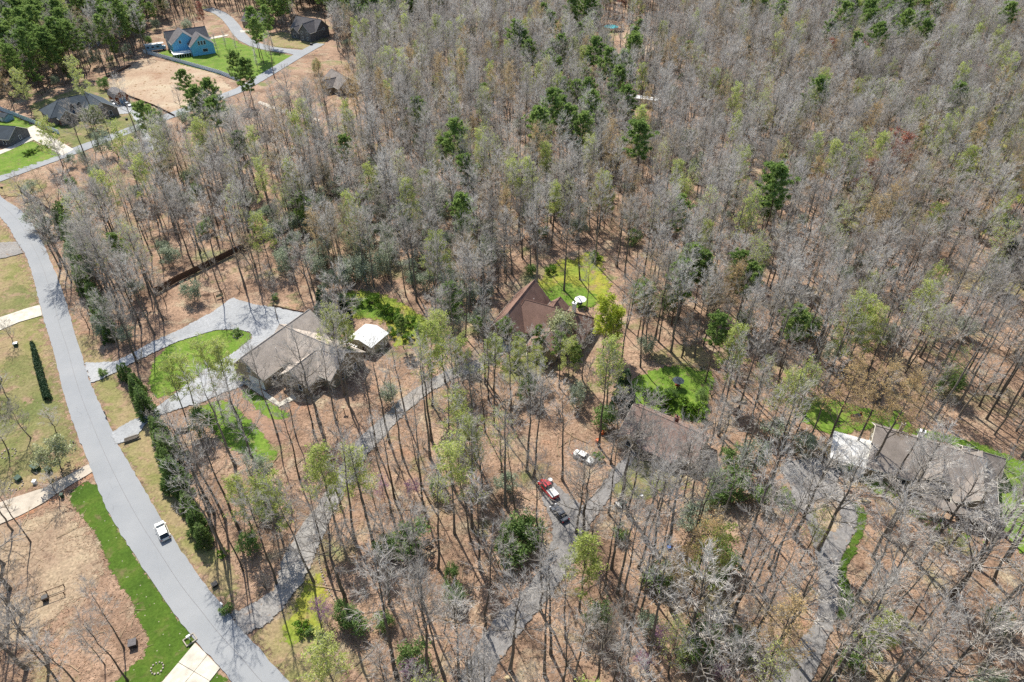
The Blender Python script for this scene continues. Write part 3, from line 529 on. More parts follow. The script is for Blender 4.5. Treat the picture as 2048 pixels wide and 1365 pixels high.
# barn with gambrel roof
Bn = House('barn', (-171.8, 299.6), -45.0, 'small red barn with a gambrel roof and a pale roller door', 'barn')
Bn.foot(-4.3, 4.3, -2.9, 2.9); prof = [(-2.8, 0), (-2.8, 2.8), (-1.9, 4.3), (0, 5.0), (1.9, 4.3), (2.8, 2.8), (2.8, 0)]
mb = MB(); mb.quadface([(4.2, y, z) for y, z in prof]); mb.quadface([(-4.2, y, z) for y, z in prof][::-1]); [mb.quadface([(-4.2, y, 0), (4.2, y, 0), (4.2, y, 2.8), (-4.2, y, 2.8)]) for y in (-2.8, 2.8)]; Bn.add(mb, 'wall', 'red_wood')
mb = MB(); rp = [(-3.0, 2.6), (-2.0, 4.4), (0, 5.15), (2.0, 4.4), (3.0, 2.6)]
for (ya, za), (yb, zb) in zip(rp, rp[1:]): mb.slab((-4.5, ya, za), (4.5, ya, za), (4.5, yb, zb), (-4.5, yb, zb), .1)
Bn.add(mb, 'roof', 'roof_mid'); Bn.face('roller_door', '+x', 4.2, 0, .05, 2.4, 2.4, 'pale_blue')
# G, H, I, J
Gh = House('house', (-199.0, 256.5), -8.0, 'dark-roofed grey ranch house cut off by the left edge of the picture')
Gh.gable(-9, 9.2, -5.5, 5.0, 3.0, 2.9, 'grey_wall', 'roof_dark'); Gh.gable(-4, 2.6, -9, -2, 2.9, 2.2, 'grey_wall', 'roof_dark', axis='y'); [Gh.win('-y', -5.5, x, .9) for x in (4, 7)]; Gh.win('-y', -9, -.8, .9); Gh.win('+x', 9.2, 0, .9)
G2 = House('shed', (-208.5, 277.0), -20.0, 'small dark garden shed beside the grey fence at the left edge', 'shed'); G2.gable(-2.5, 2.5, -1.8, 1.8, 2.1, .9, 'pale_blue', 'roof_dark', trim=False, ov=.2); G2.face('door', '-y', -1.8, 0, .05, 1, 1.8, 'white')
Hh = House('house', (-112.0, 403.0), -28.0, 'dark grey stone house with steep grey gables near the road junction')
Hh.gable(-8.5, 8.5, -4.5, 6, 5.0, 4.6, 'grey_wall', 'roof_mid'); Hh.gable(0.5, 8.2, -9, 2, 5.0, 4.0, 'grey_wall', 'roof_mid', axis='y'); Hh.gable(-7, -1.5, -7.5, 0, 3.5, 2.6, 'grey_wall', 'roof_mid', axis='y')
[Hh.win('-y', -9, x, z) for x in (2.6, 6.2) for z in (1, 3.8)]; Hh.win('-y', -7.5, -4.2, 1, 1.6, 1.6, 2); Hh.win('+x', 8.5, 2, 4); Hh.win('-x', -8.5, 1, 3.6); Hh.face('door', '-y', -4.5, -.5, .05, 1.1, 2.1, 'brown_wood')
x, y, _ = G(684, 178); Ih = House('house', (x, y), -52.0, 'weathered grey-brown roof half hidden by budding trees below the road junction'); Ih.gable(-8, 8, -5, 5, 3.2, 3.6, 'tan_wall', 'roof_grey'); Ih.gable(-3, 3, -8, 0, 3, 2.4, 'tan_wall', 'roof_grey', axis='y'); Ih.win('-y', -8, 0, 1); Ih.win('-y', -5, -5.5, 1); Ih.win('-x', -8, 0, 1)
x, y, _ = G(172, 88); Jh = House('house', (x, y), 30.0, 'pale grey-blue house hidden among the tall pines at upper left'); Jh.gable(-7, 7, -5, 5, 5, 4, 'pale_blue', 'roof_mid'); Jh.gable(1, 6, -8.5, 0, 5, 3, 'pale_blue', 'roof_mid', axis='y'); [Jh.win('-y', -8.5, 3.5, z) for z in (1, 4)]; [Jh.win('-y', -5, x, z) for x in (-5, -2) for z in (1, 4)]
x, y, _ = G(520, 52); Kh = House('house', (x, y), -20.0, 'grey-roofed house behind dark conifers beside the upper road'); Kh.gable(-8, 8, -5, 5, 3.4, 3.6, 'tan_wall', 'roof_mid'); Kh.win('-y', -5, 3, 1); Kh.win('-y', -5, -3, 1); Kh.face('door', '-y', -5, 0, .05, 1, 2.1, 'white')
# long white trailer in the wood
x, y, _ = G(1284, 212); tr = empty('trailer', (x, y, 0), math.radians(-22), 'long white trailer roof showing through the far bare wood', 'trailer')
mb = MB(); mb.box(-6.5, 6.5, -1.7, 1.7, .6, 3.4); mb.build('body', M['white'], tr); mb = MB(); mb.slab((-6.7, -1.9, 3.55), (6.7, -1.9, 3.55), (6.7, 1.9, 3.6), (-6.7, 1.9, 3.6), .1); mb.build('roof', M['metal_white'], tr)
for k in range(4): mb = MB(); mb.box(-5.2+k*3, -4.2+k*3, -1.76, -1.703, 1.6, 2.5); mb.build('window', M['glass'], tr)
FOOT.append(np.array([(x-8, y-8), (x+8, y-8), (x+8, y+8), (x-8, y+8)]))
# pool with deck
x, y, _ = G(1222, 58); pool = tag(empty('swimming_pool', (x, y, 0), .15), 'turquoise above-ground swimming pool with a brown deck in the far wood', 'pool')
mb = MB(); mb.tube([(0, 0, 0), (0, 0, 1.25)], [4.2, 4.2], 24); mb.build('pool_wall', M['white'], pool); mb = MB(); mb.tube([(0, 0, 1.1), (0, 0, 1.12)], [4.12, 4.12], 24, cap=True); mb.build('water', M['pool'], pool)
mb = MB(); mb.box(-5.5, 5.5, -8.4, -4.4, 1.0, 1.2); mb.build('deck', M['brown_wood'], pool); FOOT.append(np.array([(x-8, y-10), (x+8, y-10), (x+8, y+6), (x-8, y+6)]))
# motor home behind the blue house
x, y, _ = G(312, 102); rv = empty('motor_home', (x, y, 0), math.radians(28), 'blue-grey motor home parked at the grass edge left of the blue house', 'motor home')
mb = MB(); mb.box(-4.8, 3.6, -1.3, 1.3, .6, 3.4); mb.box(3.6, 5.2, -1.2, 1.2, .6, 2.0); mb.build('body', M['pale_blue'], rv); mb = MB(); mb.box(-5, 4.6, -1.35, 1.35, 3.403, 3.55); mb.box(-2, -1, -.5, .5, 3.553, 3.85); mb.box(1, 2, -.5, .5, 3.553, 3.8); mb.build('roof', M['metal_white'], rv)
for k in range(3): mb = MB(); mb.box(-4+k*2.4, -2.8+k*2.4, -1.36, -1.303, 1.8, 2.6); mb.build('window', M['glass'], rv)
for X in (-3, 3.9):
    for Y in (-1.15, 1.15): mb = MB(); mb.tube([(X, Y-.13, .42), (X, Y+.13, .42)], [.42, .42], 10, cap=True); mb.build('wheel', M['rubber'], rv)
FOOT.append(np.array([(x-6, y-6), (x+6, y-6), (x+6, y+6), (x-6, y+6)]))
# ------------------------------------------------------------------ fences (each panel and post a part)
def fence(name, pts, h, m, post, label, pw=2.4, gap=None, cat='fence'):
    P = [Vector(G(a, b)) for a, b in pts]; root = empty(name, P[0], 0, label, cat); pm = MB(); pm.box(0, pw-.1, -.025, .025, .08, h)
    [pm.box(0, pw-.1, .025, .075, z, z+.09) for z in (.35, h-.35)]; pmesh = pm.mesh('panel', M[m]); qm = MB(); qm.box(-.06, .06, -.06, .06, 0, h+.1); qmesh = qm.mesh('post', M[post])
    for p, q in zip(P, P[1:]):
        L = (q-p).length; n = max(1, round(L/pw)); a = math.atan2(q.y-p.y, q.x-p.x)
        for k in range(n):
            c = p + (q-p)*(k/n) - P[0]; o = link('post', qmesh, root, c, a); e = link('panel', pmesh, root, c + Vector((math.cos(a)*.06, math.sin(a)*.06, rnd.uniform(-.03, .03))), a); e.scale.x = (L/n)/pw
    link('post', qmesh, root, P[-1]-P[0], a); return root
fence('wooden_fence', [(310, 590), (360, 562), (410, 538), (460, 513), (530, 480), (600, 448)], 2.0, 'brown_wood', 'brown_wood', 'long brown board fence running through the wood behind the gravel court')
fence('wooden_fence', [(42, 382), (66, 400), (98, 424), (130, 446)], 2.0, 'brown_wood', 'brown_wood', 'short brown board fence at the corner of the two roads')
fence('wooden_fence', [(655, 400), (672, 388), (700, 372)], 2.0, 'brown_wood', 'brown_wood', 'short run of brown board fence deep in the bare wood')
fence('vinyl_fence', [(288, 107), (330, 118), (380, 132), (440, 149), (480, 164)], 1.9, 'fence_grey', 'fence_grey', 'blue-grey vinyl fence between the green lawn and the straw field')
fence('vinyl_fence', [(-30, 210), (0, 221), (60, 245), (120, 270)], 1.9, 'fence_grey', 'fence_grey', 'blue-grey vinyl fence running down from the left edge to the slate-roofed house')
fence('rail_fence', [(200, 165), (230, 150), (262, 134)], 1.1, 'brown_wood', 'brown_wood', 'low dark fence along the pine wood at the straw field', 2.4)
fence('rail_fence', [(226, 180), (262, 196), (310, 214), (350, 234)], .9, 'brown_wood', 'brown_wood', 'low dark fence between the barn yard and the straw field', 2.4)
# ------------------------------------------------------------------ vehicles
def car(name, label, cat, px, deg, paint_, L=4.6, W=1.86, H=1.66, kind='suv', z=.0, group=None, at=None):
    x, y, _ = at or G(*px); root = empty(name, (x, y, z), math.radians(deg), label, cat, group)
    hw = W/2
    def loft(secs, m, name, par=root):
        b = MB()
        for i, s in enumerate(secs):
            b.v += s
        k = len(secs[0])
        for i in range(len(secs)-1):
            for j in range(k): b.f.append((i*k+j, i*k+(j+1) % k, (i+1)*k+(j+1) % k, (i+1)*k+j)); b.m.append(0)
        b.f.append(tuple(range(k))[::-1]); b.m.append(0); b.f.append(tuple((len(secs)-1)*k+j for j in range(k))); b.m.append(0)
        return b.build(name, M[m], par)
    def sec(xx, w0, zb, zt, r=.12): return [(xx, -w0*.92, zb), (xx, w0*.92, zb), (xx, w0, zb+.25), (xx, w0, zt-r*1.6), (xx, w0-r, zt), (xx, -w0+r, zt), (xx, -w0, zt-r*1.6), (xx, -w0, zb+.25)]
    belt = .98 if kind != 'sedan' else .86; hood = belt - .04
    f, r = L/2, -L/2
    tail = belt + .02
    body = loft([sec(r, hw*.84, .42, tail-.12), sec(r+.18, hw*.95, .3, tail), sec(r+1.0, hw, .26, belt), sec(0, hw, .26, belt), sec(f-1.25, hw, .26, hood), sec(f-.5, hw*.96, .28, hood-.12), sec(f-.12, hw*.82, .34, hood-.26), sec(f, hw*.7, .42, hood-.36)], paint_, 'body')
    if kind == 'pickup': c0, c1, c2, c3 = -.35, .0, .95, 1.45
    elif kind == 'sedan': c0, c1, c2, c3 = r+.75, r+1.35, .35, f-1.35
    else: c0, c1, c2, c3 = r+.08, r+.62, -.02, f-.95
    g = MB(); wb, wt = hw-.1, hw-.3
    bot = [(c0, -wb, belt-.02), (c3, -wb, belt-.04), (c3, wb, belt-.04), (c0, wb, belt-.02)]; top = [(c1, -wt, H-.06), (c2, -wt, H-.06), (c2, wt, H-.06), (c1, wt, H-.06)]
    for a, b_ in ((0, 1), (1, 2), (2, 3), (3, 0)): g.quadface([bot[a], bot[b_], top[b_], top[a]])
    g.quadface(top); cab = g.build('glasshouse', M['glass'], root)
    rf = MB(); rf.box(c1-.1, c2+.06, -wt-.03, wt+.03, H-.055, H); rfo = rf.build('roof', M[paint_], root)
    for s in (-1, 1):
        pb = MB()
        for (xb, xt) in ((c0, c1), ((c0+c3)/2-.1, (c1+c2)/2), (c3, c2)): pb.tube([(xb, s*wb, belt-.02), (xt, s*(wt+.0), H-.04)], [.05, .045], 4)
        pb.build('pillars', M[paint_], root)
        mb = MB(); mb.box(c3-.42, c3-.3, s*hw if s > 0 else -hw-.13, hw+.13 if s > 0 else -hw, belt, belt+.13); mb.build('mirror', M[paint_], root)
        for xx in (f-.82, r+.85):
            mb = MB(); mb.tube([(xx, s*(hw-.22), .34), (xx, s*(hw+.01), .34)], [.34, .34], 14, cap=True); wo = mb.build('wheel', M['rubber'], root)
            mb = MB(); mb.tube([(xx, s*(hw-.1), .34), (xx, s*(hw+.025), .34)], [.21, .2], 10, cap=True); mb.build('rim', M['rim'], wo)
        mb = MB(); mb.box(f-.34, f-.1, s*.62-.18, s*.62+.18, hood-.34, hood-.18); mb.build('headlight', M['lens'], root)
        mb = MB(); mb.box(r-.02, r+.14, s*.68-.14, s*.68+.14, .66, .86); mb.build('tail_light', M['tail'], root)
    if kind == 'pickup':
        mb = MB(); mb.box(r+.12, c0-.08, -hw+.16, hw-.16, belt+.02, belt+.2); mb.build('bed_cover', M['tarp'], root)
    return root
car('parked_car', 'white compact SUV parked half on the verge of the main road', 'car', (327, 1066), 127, 'car_white')
car('parked_car', 'white sedan parked under bare branches left of the ranch house', 'car', (1167, 918), -36, 'car_white', 4.5, 1.78, 1.42, 'sedan')
car('pickup_truck', 'bright red pickup with a pale bed cover on the leafy driveway', 'pickup', (1096, 982), 122, 'car_red', 5.2, 1.9, 1.75, 'pickup')
car('parked_car', 'dark car parked behind the red pickup on the leafy driveway', 'car', (1118, 1030), 122, 'car_dark', 4.5, 1.8, 1.5, 'sedan')
car('parked_car', 'silver car left of the small red barn door', 'car', (229, 209), -50, 'car_silver', 4.5, 1.8, 1.5, 'sedan', z=.18)
car('parked_car', 'silver car right of the small red barn door', 'car', (257, 213), -35, 'car_silver', 4.3, 1.75, 1.45, 'sedan', z=.18)
x, y, _ = G(1241, 1012); mw = empty('riding_mower', (x, y, 0), math.radians(20), 'green and white riding mower standing at the edge of the dry front lawn', 'mower')
mb = MB(); mb.box(-.2, 1.1, -.4, .4, .45, .95); mb.build('hood', M['dgreen'], mw); mb = MB(); mb.box(-.9, -.3, -.35, .35, .6, .75); mb.box(-1.0, -.85, -.35, .35, .6, 1.2); mb.build('seat', M['white'], mw); mb = MB(); mb.box(-.6, .6, -.75, .75, .18, .4); mb.build('mower_deck', M['white'], mw)
for X, R in ((-.7, .38), (.8, .26)):
    for Y in (-.6, .6): mb = MB(); mb.tube([(X, Y-.12, R), (X, Y+.12, R)], [R, R], 12, cap=True); mb.build('wheel', M['rubber'], mw)
mb = MB(); mb.tube([(-.1, 0, .95), (-.35, 0, 1.2)], [.03, .03], 5); mb.tube([(-.35, -.2, 1.2), (-.35, .2, 1.2)], [.03, .03], 5); mb.build('steering_wheel', M['black'], mw)
# ------------------------------------------------------------------ yard things
def at(px, py, z=0.0): return G(px, py, z)
um = empty('patio_umbrella', at(1160, 612), 0, 'white patio umbrella over a table behind the red-brown house', 'umbrella')
mb = MB(); mb.tube([(0, 0, 0), (0, 0, 2.5)], [.04, .03], 6); mb.build('pole', M['black'], um); mb = MB(); n = 8
for k in range(n): mb.quadface([(0, 0, 2.65), (1.6*math.cos(2*PI*k/n), 1.6*math.sin(2*PI*k/n), 2.1), (1.6*math.cos(2*PI*(k+1)/n), 1.6*math.sin(2*PI*(k+1)/n), 2.1)])
mb.build('canopy', M['white'], um); mb = MB(); mb.tube([(0, 0, .7), (0, 0, .75)], [.65, .65], 12, cap=True); mb.build('table_top', M['black'], um)
tp = empty('lawn_umbrella', at(1354, 775), 0, 'dark slate-grey umbrella over a table on the bright green back lawn', 'umbrella'); mb = MB(); mb.tube([(0, 0, 0), (0, 0, 2.4)], [.04, .03], 6); mb.build('pole', M['rim'], tp); mb = MB()
for k in range(8): mb.quadface([(0, 0, 2.5), (1.35*math.cos(PI*k/4), 1.35*math.sin(PI*k/4), 2.05), (1.35*math.cos(PI*(k+1)/4), 1.35*math.sin(PI*(k+1)/4), 2.05)])
mb.build('canopy', M['roof_dark'], tp); mb = MB(); mb.tube([(0, 0, .68), (0, 0, .74)], [.6, .6], 12, cap=True); mb.build('table_top', M['red_wood'], tp)
sw = empty('swing_frame', at(441, 597), math.radians(35), 'dark bench swing under its frame beside the gravel court', 'swing')
for X in (-1.3, 1.3):
    for Y in (-.8, .8): mb = MB(); mb.tube([(X, Y, 0), (X, 0, 2.2)], [.06, .06], 5); mb.build('leg', M['brown_wood'], sw)
mb = MB(); mb.tube([(-1.4, 0, 2.2), (1.4, 0, 2.2)], [.07, .07], 5); mb.build('crossbar', M['brown_wood'], sw); mb = MB(); mb.box(-.9, .9, -.3, .3, .55, .62); mb.box(-.9, .9, .3, .36, .62, 1.15); mb.build('seat', M['fawn'], sw)
for X in (-.85, .85): mb = MB(); mb.tube([(X, .1, .6), (X, 0, 2.2)], [.02, .02], 4); mb.build('chain', M['black'], sw)
def ubox(name, px, py, deg, sx, sy, h, m, lid, label, cat):
    o = empty(name, at(px, py), math.radians(deg), label, cat); mb = MB(); mb.box(-sx/2, sx/2, -sy/2, sy/2, 0, h); mb.build('cabinet', M[m], o); mb = MB(); mb.slab((-sx/2-.05, -sy/2-.05, h+.05), (sx/2+.05, -sy/2-.05, h+.05), (sx/2+.05, sy/2+.05, h+.14), (-sx/2-.05, sy/2+.05, h+.14), .06); mb.build('lid', M[lid], o); return o
ubox('utility_box', 73, 938, -30, 1.6, 1.1, 1.0, 'dgreen', 'dgreen', 'larger green utility cabinet left of the white-flowering tree', 'utility box'); ubox('utility_box', 99, 944, -30, 1.1, .9, .9, 'dgreen', 'dgreen', 'smaller green utility cabinet nearest the white-flowering tree', 'utility box'); ubox('utility_box', 38, 960, -30, 1.2, .9, .7, 'dgreen', 'dgreen', 'dark utility cabinet under bare twigs above the stained concrete drive', 'utility box')
ubox('utility_box', 71, 967, 0, .6, .6, .7, 'white', 'white', 'small white ground box beside the stained concrete drive', 'utility box'); ubox('utility_box', 33, 692, 20, .9, .7, .8, 'dgreen', 'white', 'lone green utility box in the leaf litter left of the dark clipped hedge', 'utility box')
ubox('utility_box', 126, 995, 10, .5, .5, .9, 'dgreen', 'dgreen', 'slim green pedestal at the tip of the green roadside strip', 'utility box'); ubox('dog_house', 268, 1291, 20, 1.1, 1.1, .9, 'black', 'roof_mid', 'small dark kennel with a grey lid at the edge of the green roadside strip', 'kennel')
ubox('utility_box', 431, 1172, 40, .9, .7, .6, 'black', 'black', 'low dark ground box on dry grass right of the main road', 'utility box')
def mailbox(px, py, deg, m, label):
    o = empty('mailbox', at(px, py), math.radians(deg), label, 'mailbox'); mb = MB(); mb.box(-.06, .06, -.06, .06, 0, 1.05); mb.build('post', M['brown_wood'], o)
    mb = MB(); pr = [(-.14, 1.05), (.14, 1.05), (.14, 1.25)] + [(.14*math.cos(a*PI/6), 1.25+.14*math.sin(a*PI/6)) for a in range(1, 6)] + [(-.14, 1.25)]
    k = len(pr); mb.v += [(-.3, a, b) for a, b in pr] + [(.3, a, b) for a, b in pr]; mb.f += [tuple(range(k)), tuple(range(2*k-1, k-1, -1))] + [(i, k+i, k+(i+1) % k, (i+1) % k) for i in range(k)]; mb.m += [0]*(k+2); mb.build('box', M[m], o)
    mb = MB(); mb.box(-.02, .02, .145, .165, 1.2, 1.45); mb.build('flag', M['car_red'], o); return o
mailbox(447, 1216, -45, 'white', 'white mailbox on a post at the mouth of the leafy gravel drive'); mailbox(213, 833, -50, 'black', 'dark mailbox on a post between the two gravel drive mouths'); mailbox(151, 893, -50, 'black', 'dark mailbox on a post on the left verge above the concrete drive'); mailbox(560, 112, 0, 'black', 'small mailbox on the verge of the green lawn by the far junction')
pl = empty('stone_planter', at(381, 1281), math.radians(45), 'stone-edged planter with a mailbox post at the corner of the concrete drive', 'planter')
for (a, b, c, d) in ((-.9, .9, -.75, -.6), (-.9, .9, .6, .75), (-.9, -.75, -.597, .597), (.75, .9, -.597, .597)): mb = MB(); mb.box(a, b, c, d, 0, .3); mb.build('edging', M['stone'], pl)
mb = MB(); mb.box(-.747, .747, -.597, .597, 0, .2); mb.build('soil', M['soil'], pl); mb = MB(); mb.box(-.08, .08, -.08, .08, .2, 1.1); mb.box(-.3, .3, -.15, .15, 1.1, 1.4); mb.build('mailbox', M['white'], pl)
def ring(px, py, r, n, label, hh=.22):
    o = empty('stone_ring', at(px, py), 0, label, 'stone ring')
    for k in range(n): a = 2*PI*k/n; mb = MB(); s = rnd.uniform(.13, .2); mb.tube([(r*math.cos(a), r*math.sin(a), 0), (r*math.cos(a), r*math.sin(a), hh)], [s, s*.75], 6, cap=True); mb.build('stone', M['stone'], o)
ring(315, 1337, .9, 12, 'ring of pale stones on the grass at the bottom edge'); ring(476, 672, 1.1, 12, 'stone ring round orange shrub on the island lawn'); ring(18, 908, 1.3, 12, 'ring of pale stones round a small bare tree at the left edge'); ring(33, 972, 1.2, 12, 'ring of pale stones just above the stained concrete drive')
def edging(pts, label, n=40):            # kerb of loose stones, one object
    W = smooth_line(pts, 8); o = empty('stone_edging', (*W[0], 0), 0, label, 'stone edging'); mb = MB()
    for i in range(len(W)-1):
        L = math.hypot(W[i+1][0]-W[i][0], W[i+1][1]-W[i][1]); k = max(1, int(L/.34))
        for j in range(k):
            t = (j+rnd.random()*.4)/k; x = W[i][0]+(W[i+1][0]-W[i][0])*t-W[0][0]; y = W[i][1]+(W[i+1][1]-W[i][1])*t-W[0][1]; s = rnd.uniform(.11, .19)
            mb.tube([(x, y, 0), (x+rnd.uniform(-.03, .03), y, s*1.2)], [s, s*.7], 5, cap=True)
    e = mb.build('stones', M['stone'], o); e['kind'] = 'stuff'; return o
edging([(594, 1055), (583, 1080), (573, 1105), (563, 1127)], 'short line of pale stones on the left side of the leafy gravel drive'); edging([(637, 1095), (640, 1130), (652, 1170), (672, 1206)], 'line of pale stones under the big dark trunk right of the leafy gravel drive'); edging([(1350, 728), (1375, 727), (1405, 738), (1440, 745)], 'line of rubble stones along the top of the bright green back lawn')
edging([(1716, 975), (1740, 985), (1796, 1008), (1860, 1040), (1930, 1068)], 'line of pale stones along the front bed of the grey-brown house')
rw = empty('timber_kerb', at(557, 612), 0, 'dark timber kerb along the top of the gravel court', 'kerb'); p0 = Vector(G(557, 612))
for (a, b) in (((545, 612), (580, 621)), ((580, 621), (612, 627))): A_, B_ = Vector(G(*a))-p0, Vector(G(*b))-p0; mb = MB(); mb.tube([A_+Vector((0, 0, .25)), B_+Vector((0, 0, .25))], [.22, .22], 4, cap=True); mb.build('timber', M['brown_wood'], rw)
def logs(px, py, deg, n, m, label):
    o = empty('log_pile', at(px, py), math.radians(deg), label, 'log pile')
    for k in range(n): mb = MB(); y = (k % 5)*.32-.6; z = .17+(k//5)*.28; mb.tube([(-1.4+rnd.uniform(-.2, .2), y, z), (1.4+rnd.uniform(-.3, .3), y+rnd.uniform(-.1, .1), z)], [.16, .14], 7, cap=True); mb.build('log', M[m], o)
logs(1378, 997, 40, 9, 'deck_wood', 'pile of cut logs at the right end of the dry front lawn'); logs(1478, 802, -20, 9, 'deck_wood', 'pile of pale logs right of the bright green back lawn'); logs(365, 862, 10, 6, 'bark', 'logs lying near the lawn below the lower gravel drive'); logs(264, 879, 30, 7, 'bark', 'dark log heap beside the lower gravel drive mouth')
def rock(px, py, s, label): 
    o = MB(); ps = []
    for k in range(9):
        a = 2*PI*k/9; ps.append((s*math.cos(a)*rnd.uniform(.7, 1), s*.6*math.sin(a)*rnd.uniform(.7, 1)))
    o.prism(ps, 0, .25); o.prism([(a*.75, b*.75) for a, b in ps], .25, .5); r = o.build('boulder', M['fawn']); r.location = at(px, py); tag(r, label, 'boulder')
rock(1728, 1003, 1.3, 'flat tan boulder between the lawn strip and the front bed right of the circular drive'); rock(1016, 1357, .7, 'pale boulder beside the leafy driveway at the bottom edge')
rk = empty('pipe_rack', at(95, 1196), math.radians(28), 'low dark rail rack with boxes on the leaf litter left of the road', 'rack')
for y in (-.8, .8): mb = MB(); mb.tube([(-2.6, y, .8), (2.8, y, .8)], [.06, .06], 5); mb.build('rail', M['brown_wood'], rk)
for x in (-2.5, 0, 2.6):
    for y in (-.8, .8): mb = MB(); mb.box(x-.06, x+.06, y-.06, y+.06, 0, .8); mb.build('post', M['brown_wood'], rk)
mb = MB(); mb.box(-.6, .3, -.7, .1, .1, .9); mb.build('bin', M['black'], rk)
sg = empty('street_sign', at(11, 391), .4, 'round dark sign seen from behind at the road corner', 'sign'); mb = MB(); mb.tube([(0, 0, 0), (0, 0, 2.6)], [.05, .05], 6); mb.build('post', M['rim'], sg); mb = MB(); mb.tube([(0, -.02, 2.7), (0, .02, 2.7)], [.42, .42], 8, cap=True); mb.build('plate', M['black'], sg)
def barrel(px, py, m, label, r=.45, h=.7, cat='tub'):
    b = MB(); b.tube([(0, 0, 0), (0, 0, h*.5), (0, 0, h)], [r*.9, r*1.05, r*.95], 12); b.tube([(0, 0, h-.1), (0, 0, h-.08)], [r*.9, r*.9], 12, cap=True); o = b.build('tub', M[m]); o.location = at(px, py); tag(o, label, cat)
barrel(1195, 884, 'orange', 'orange tub nearer the white sedan in the leaf litter'); barrel(1204, 868, 'orange', 'orange tub farther from the white sedan beside the ranch house'); barrel(1337, 1097, 'blue', 'blue tub beside a green bush on the leaf litter', .4, .6); barrel(1283, 993, 'white', 'small white tub on the dry front lawn', .35, .4); barrel(1100, 964, 'white', 'white bin at the nose of the red pickup', .5, .8); barrel(254, 241, 'black', 'black bin on the front lawn of the slate-roofed house', .5, .9); barrel(623, 91, 'black', 'black bin on the dry verge below the grey stone house', .8, 1.0)
wbn = empty('patio_set', at(1712, 836), .3, 'dark garden table with chairs on the back lawn above the white garage', 'garden furniture'); mb = MB(); mb.box(-.8, .8, -.5, .5, .68, .75); mb.build('table_top', M['black'], wbn)
for X in (-1.2, 1.2): mb = MB(); mb.box(X-.3, X+.3, -.3, .3, .42, .5); mb.box(X-.3, X+.3, .25, .32, .5, 1.0); mb.build('chair', M['red_wood'], wbn)
for X in (-.7, .7): mb = MB(); mb.box(X-.05, X+.05, -.4, .4, 0, .68); mb.build('leg', M['black'], wbn)
ff = empty('bird_feeder', at(689, 826), 0, 'dark platform stand in the wood below the brown house', 'stand'); mb = MB(); mb.box(-.07, .07, -.07, .07, 0, 1.6); mb.build('post', M['brown_wood'], ff); mb = MB(); mb.box(-.5, .5, -.35, .35, 1.6, 1.7); mb.build('platform', M['deck_wood'], ff)
# ------------------------------------------------------------------ trees
def vrot(d, ang, rng):
    p = Vector((rng.gauss(0, 1), rng.gauss(0, 1), rng.gauss(0, 1))); p = (p - d*p.dot(d)); p.normalize(); return (d*math.cos(ang) + p*math.sin(ang)).normalized()
def ribbon(mb, p, d, L, wd, rng, m=0, bend=.12):
    s = d.cross(Vector((rng.gauss(0, 1), rng.gauss(0, 1), rng.gauss(0, 1)))); s.normalize(); n = len(mb.v); q = p + d*L*.55 + Vector((0, 0, bend*L*rng.uniform(-.6, 1))); e = p + d*L + Vector((0, 0, bend*L*rng.uniform(-1, 2)))
    mb.v += [tuple(p-s*wd), tuple(p+s*wd), tuple(q+s*wd*.7), tuple(q-s*wd*.7), tuple(e)]; mb.f += [(n, n+1, n+2, n+3), (n+3, n+2, n+4)]; mb.m += [m, m]
def leafq(mb, p, s, rng, m):
    a = Vector((rng.gauss(0, 1), rng.gauss(0, 1), rng.gauss(0, .7))).normalized(); b = a.cross(Vector((rng.gauss(0, 1), rng.gauss(0, 1), rng.gauss(0, 1)))).normalized(); n = len(mb.v)
    mb.v += [tuple(p-a*s), tuple(p+b*s*.6), tuple(p+a*s), tuple(p-b*s*.6)]; mb.f.append((n, n+1, n+2, n+3)); mb.m.append(m)
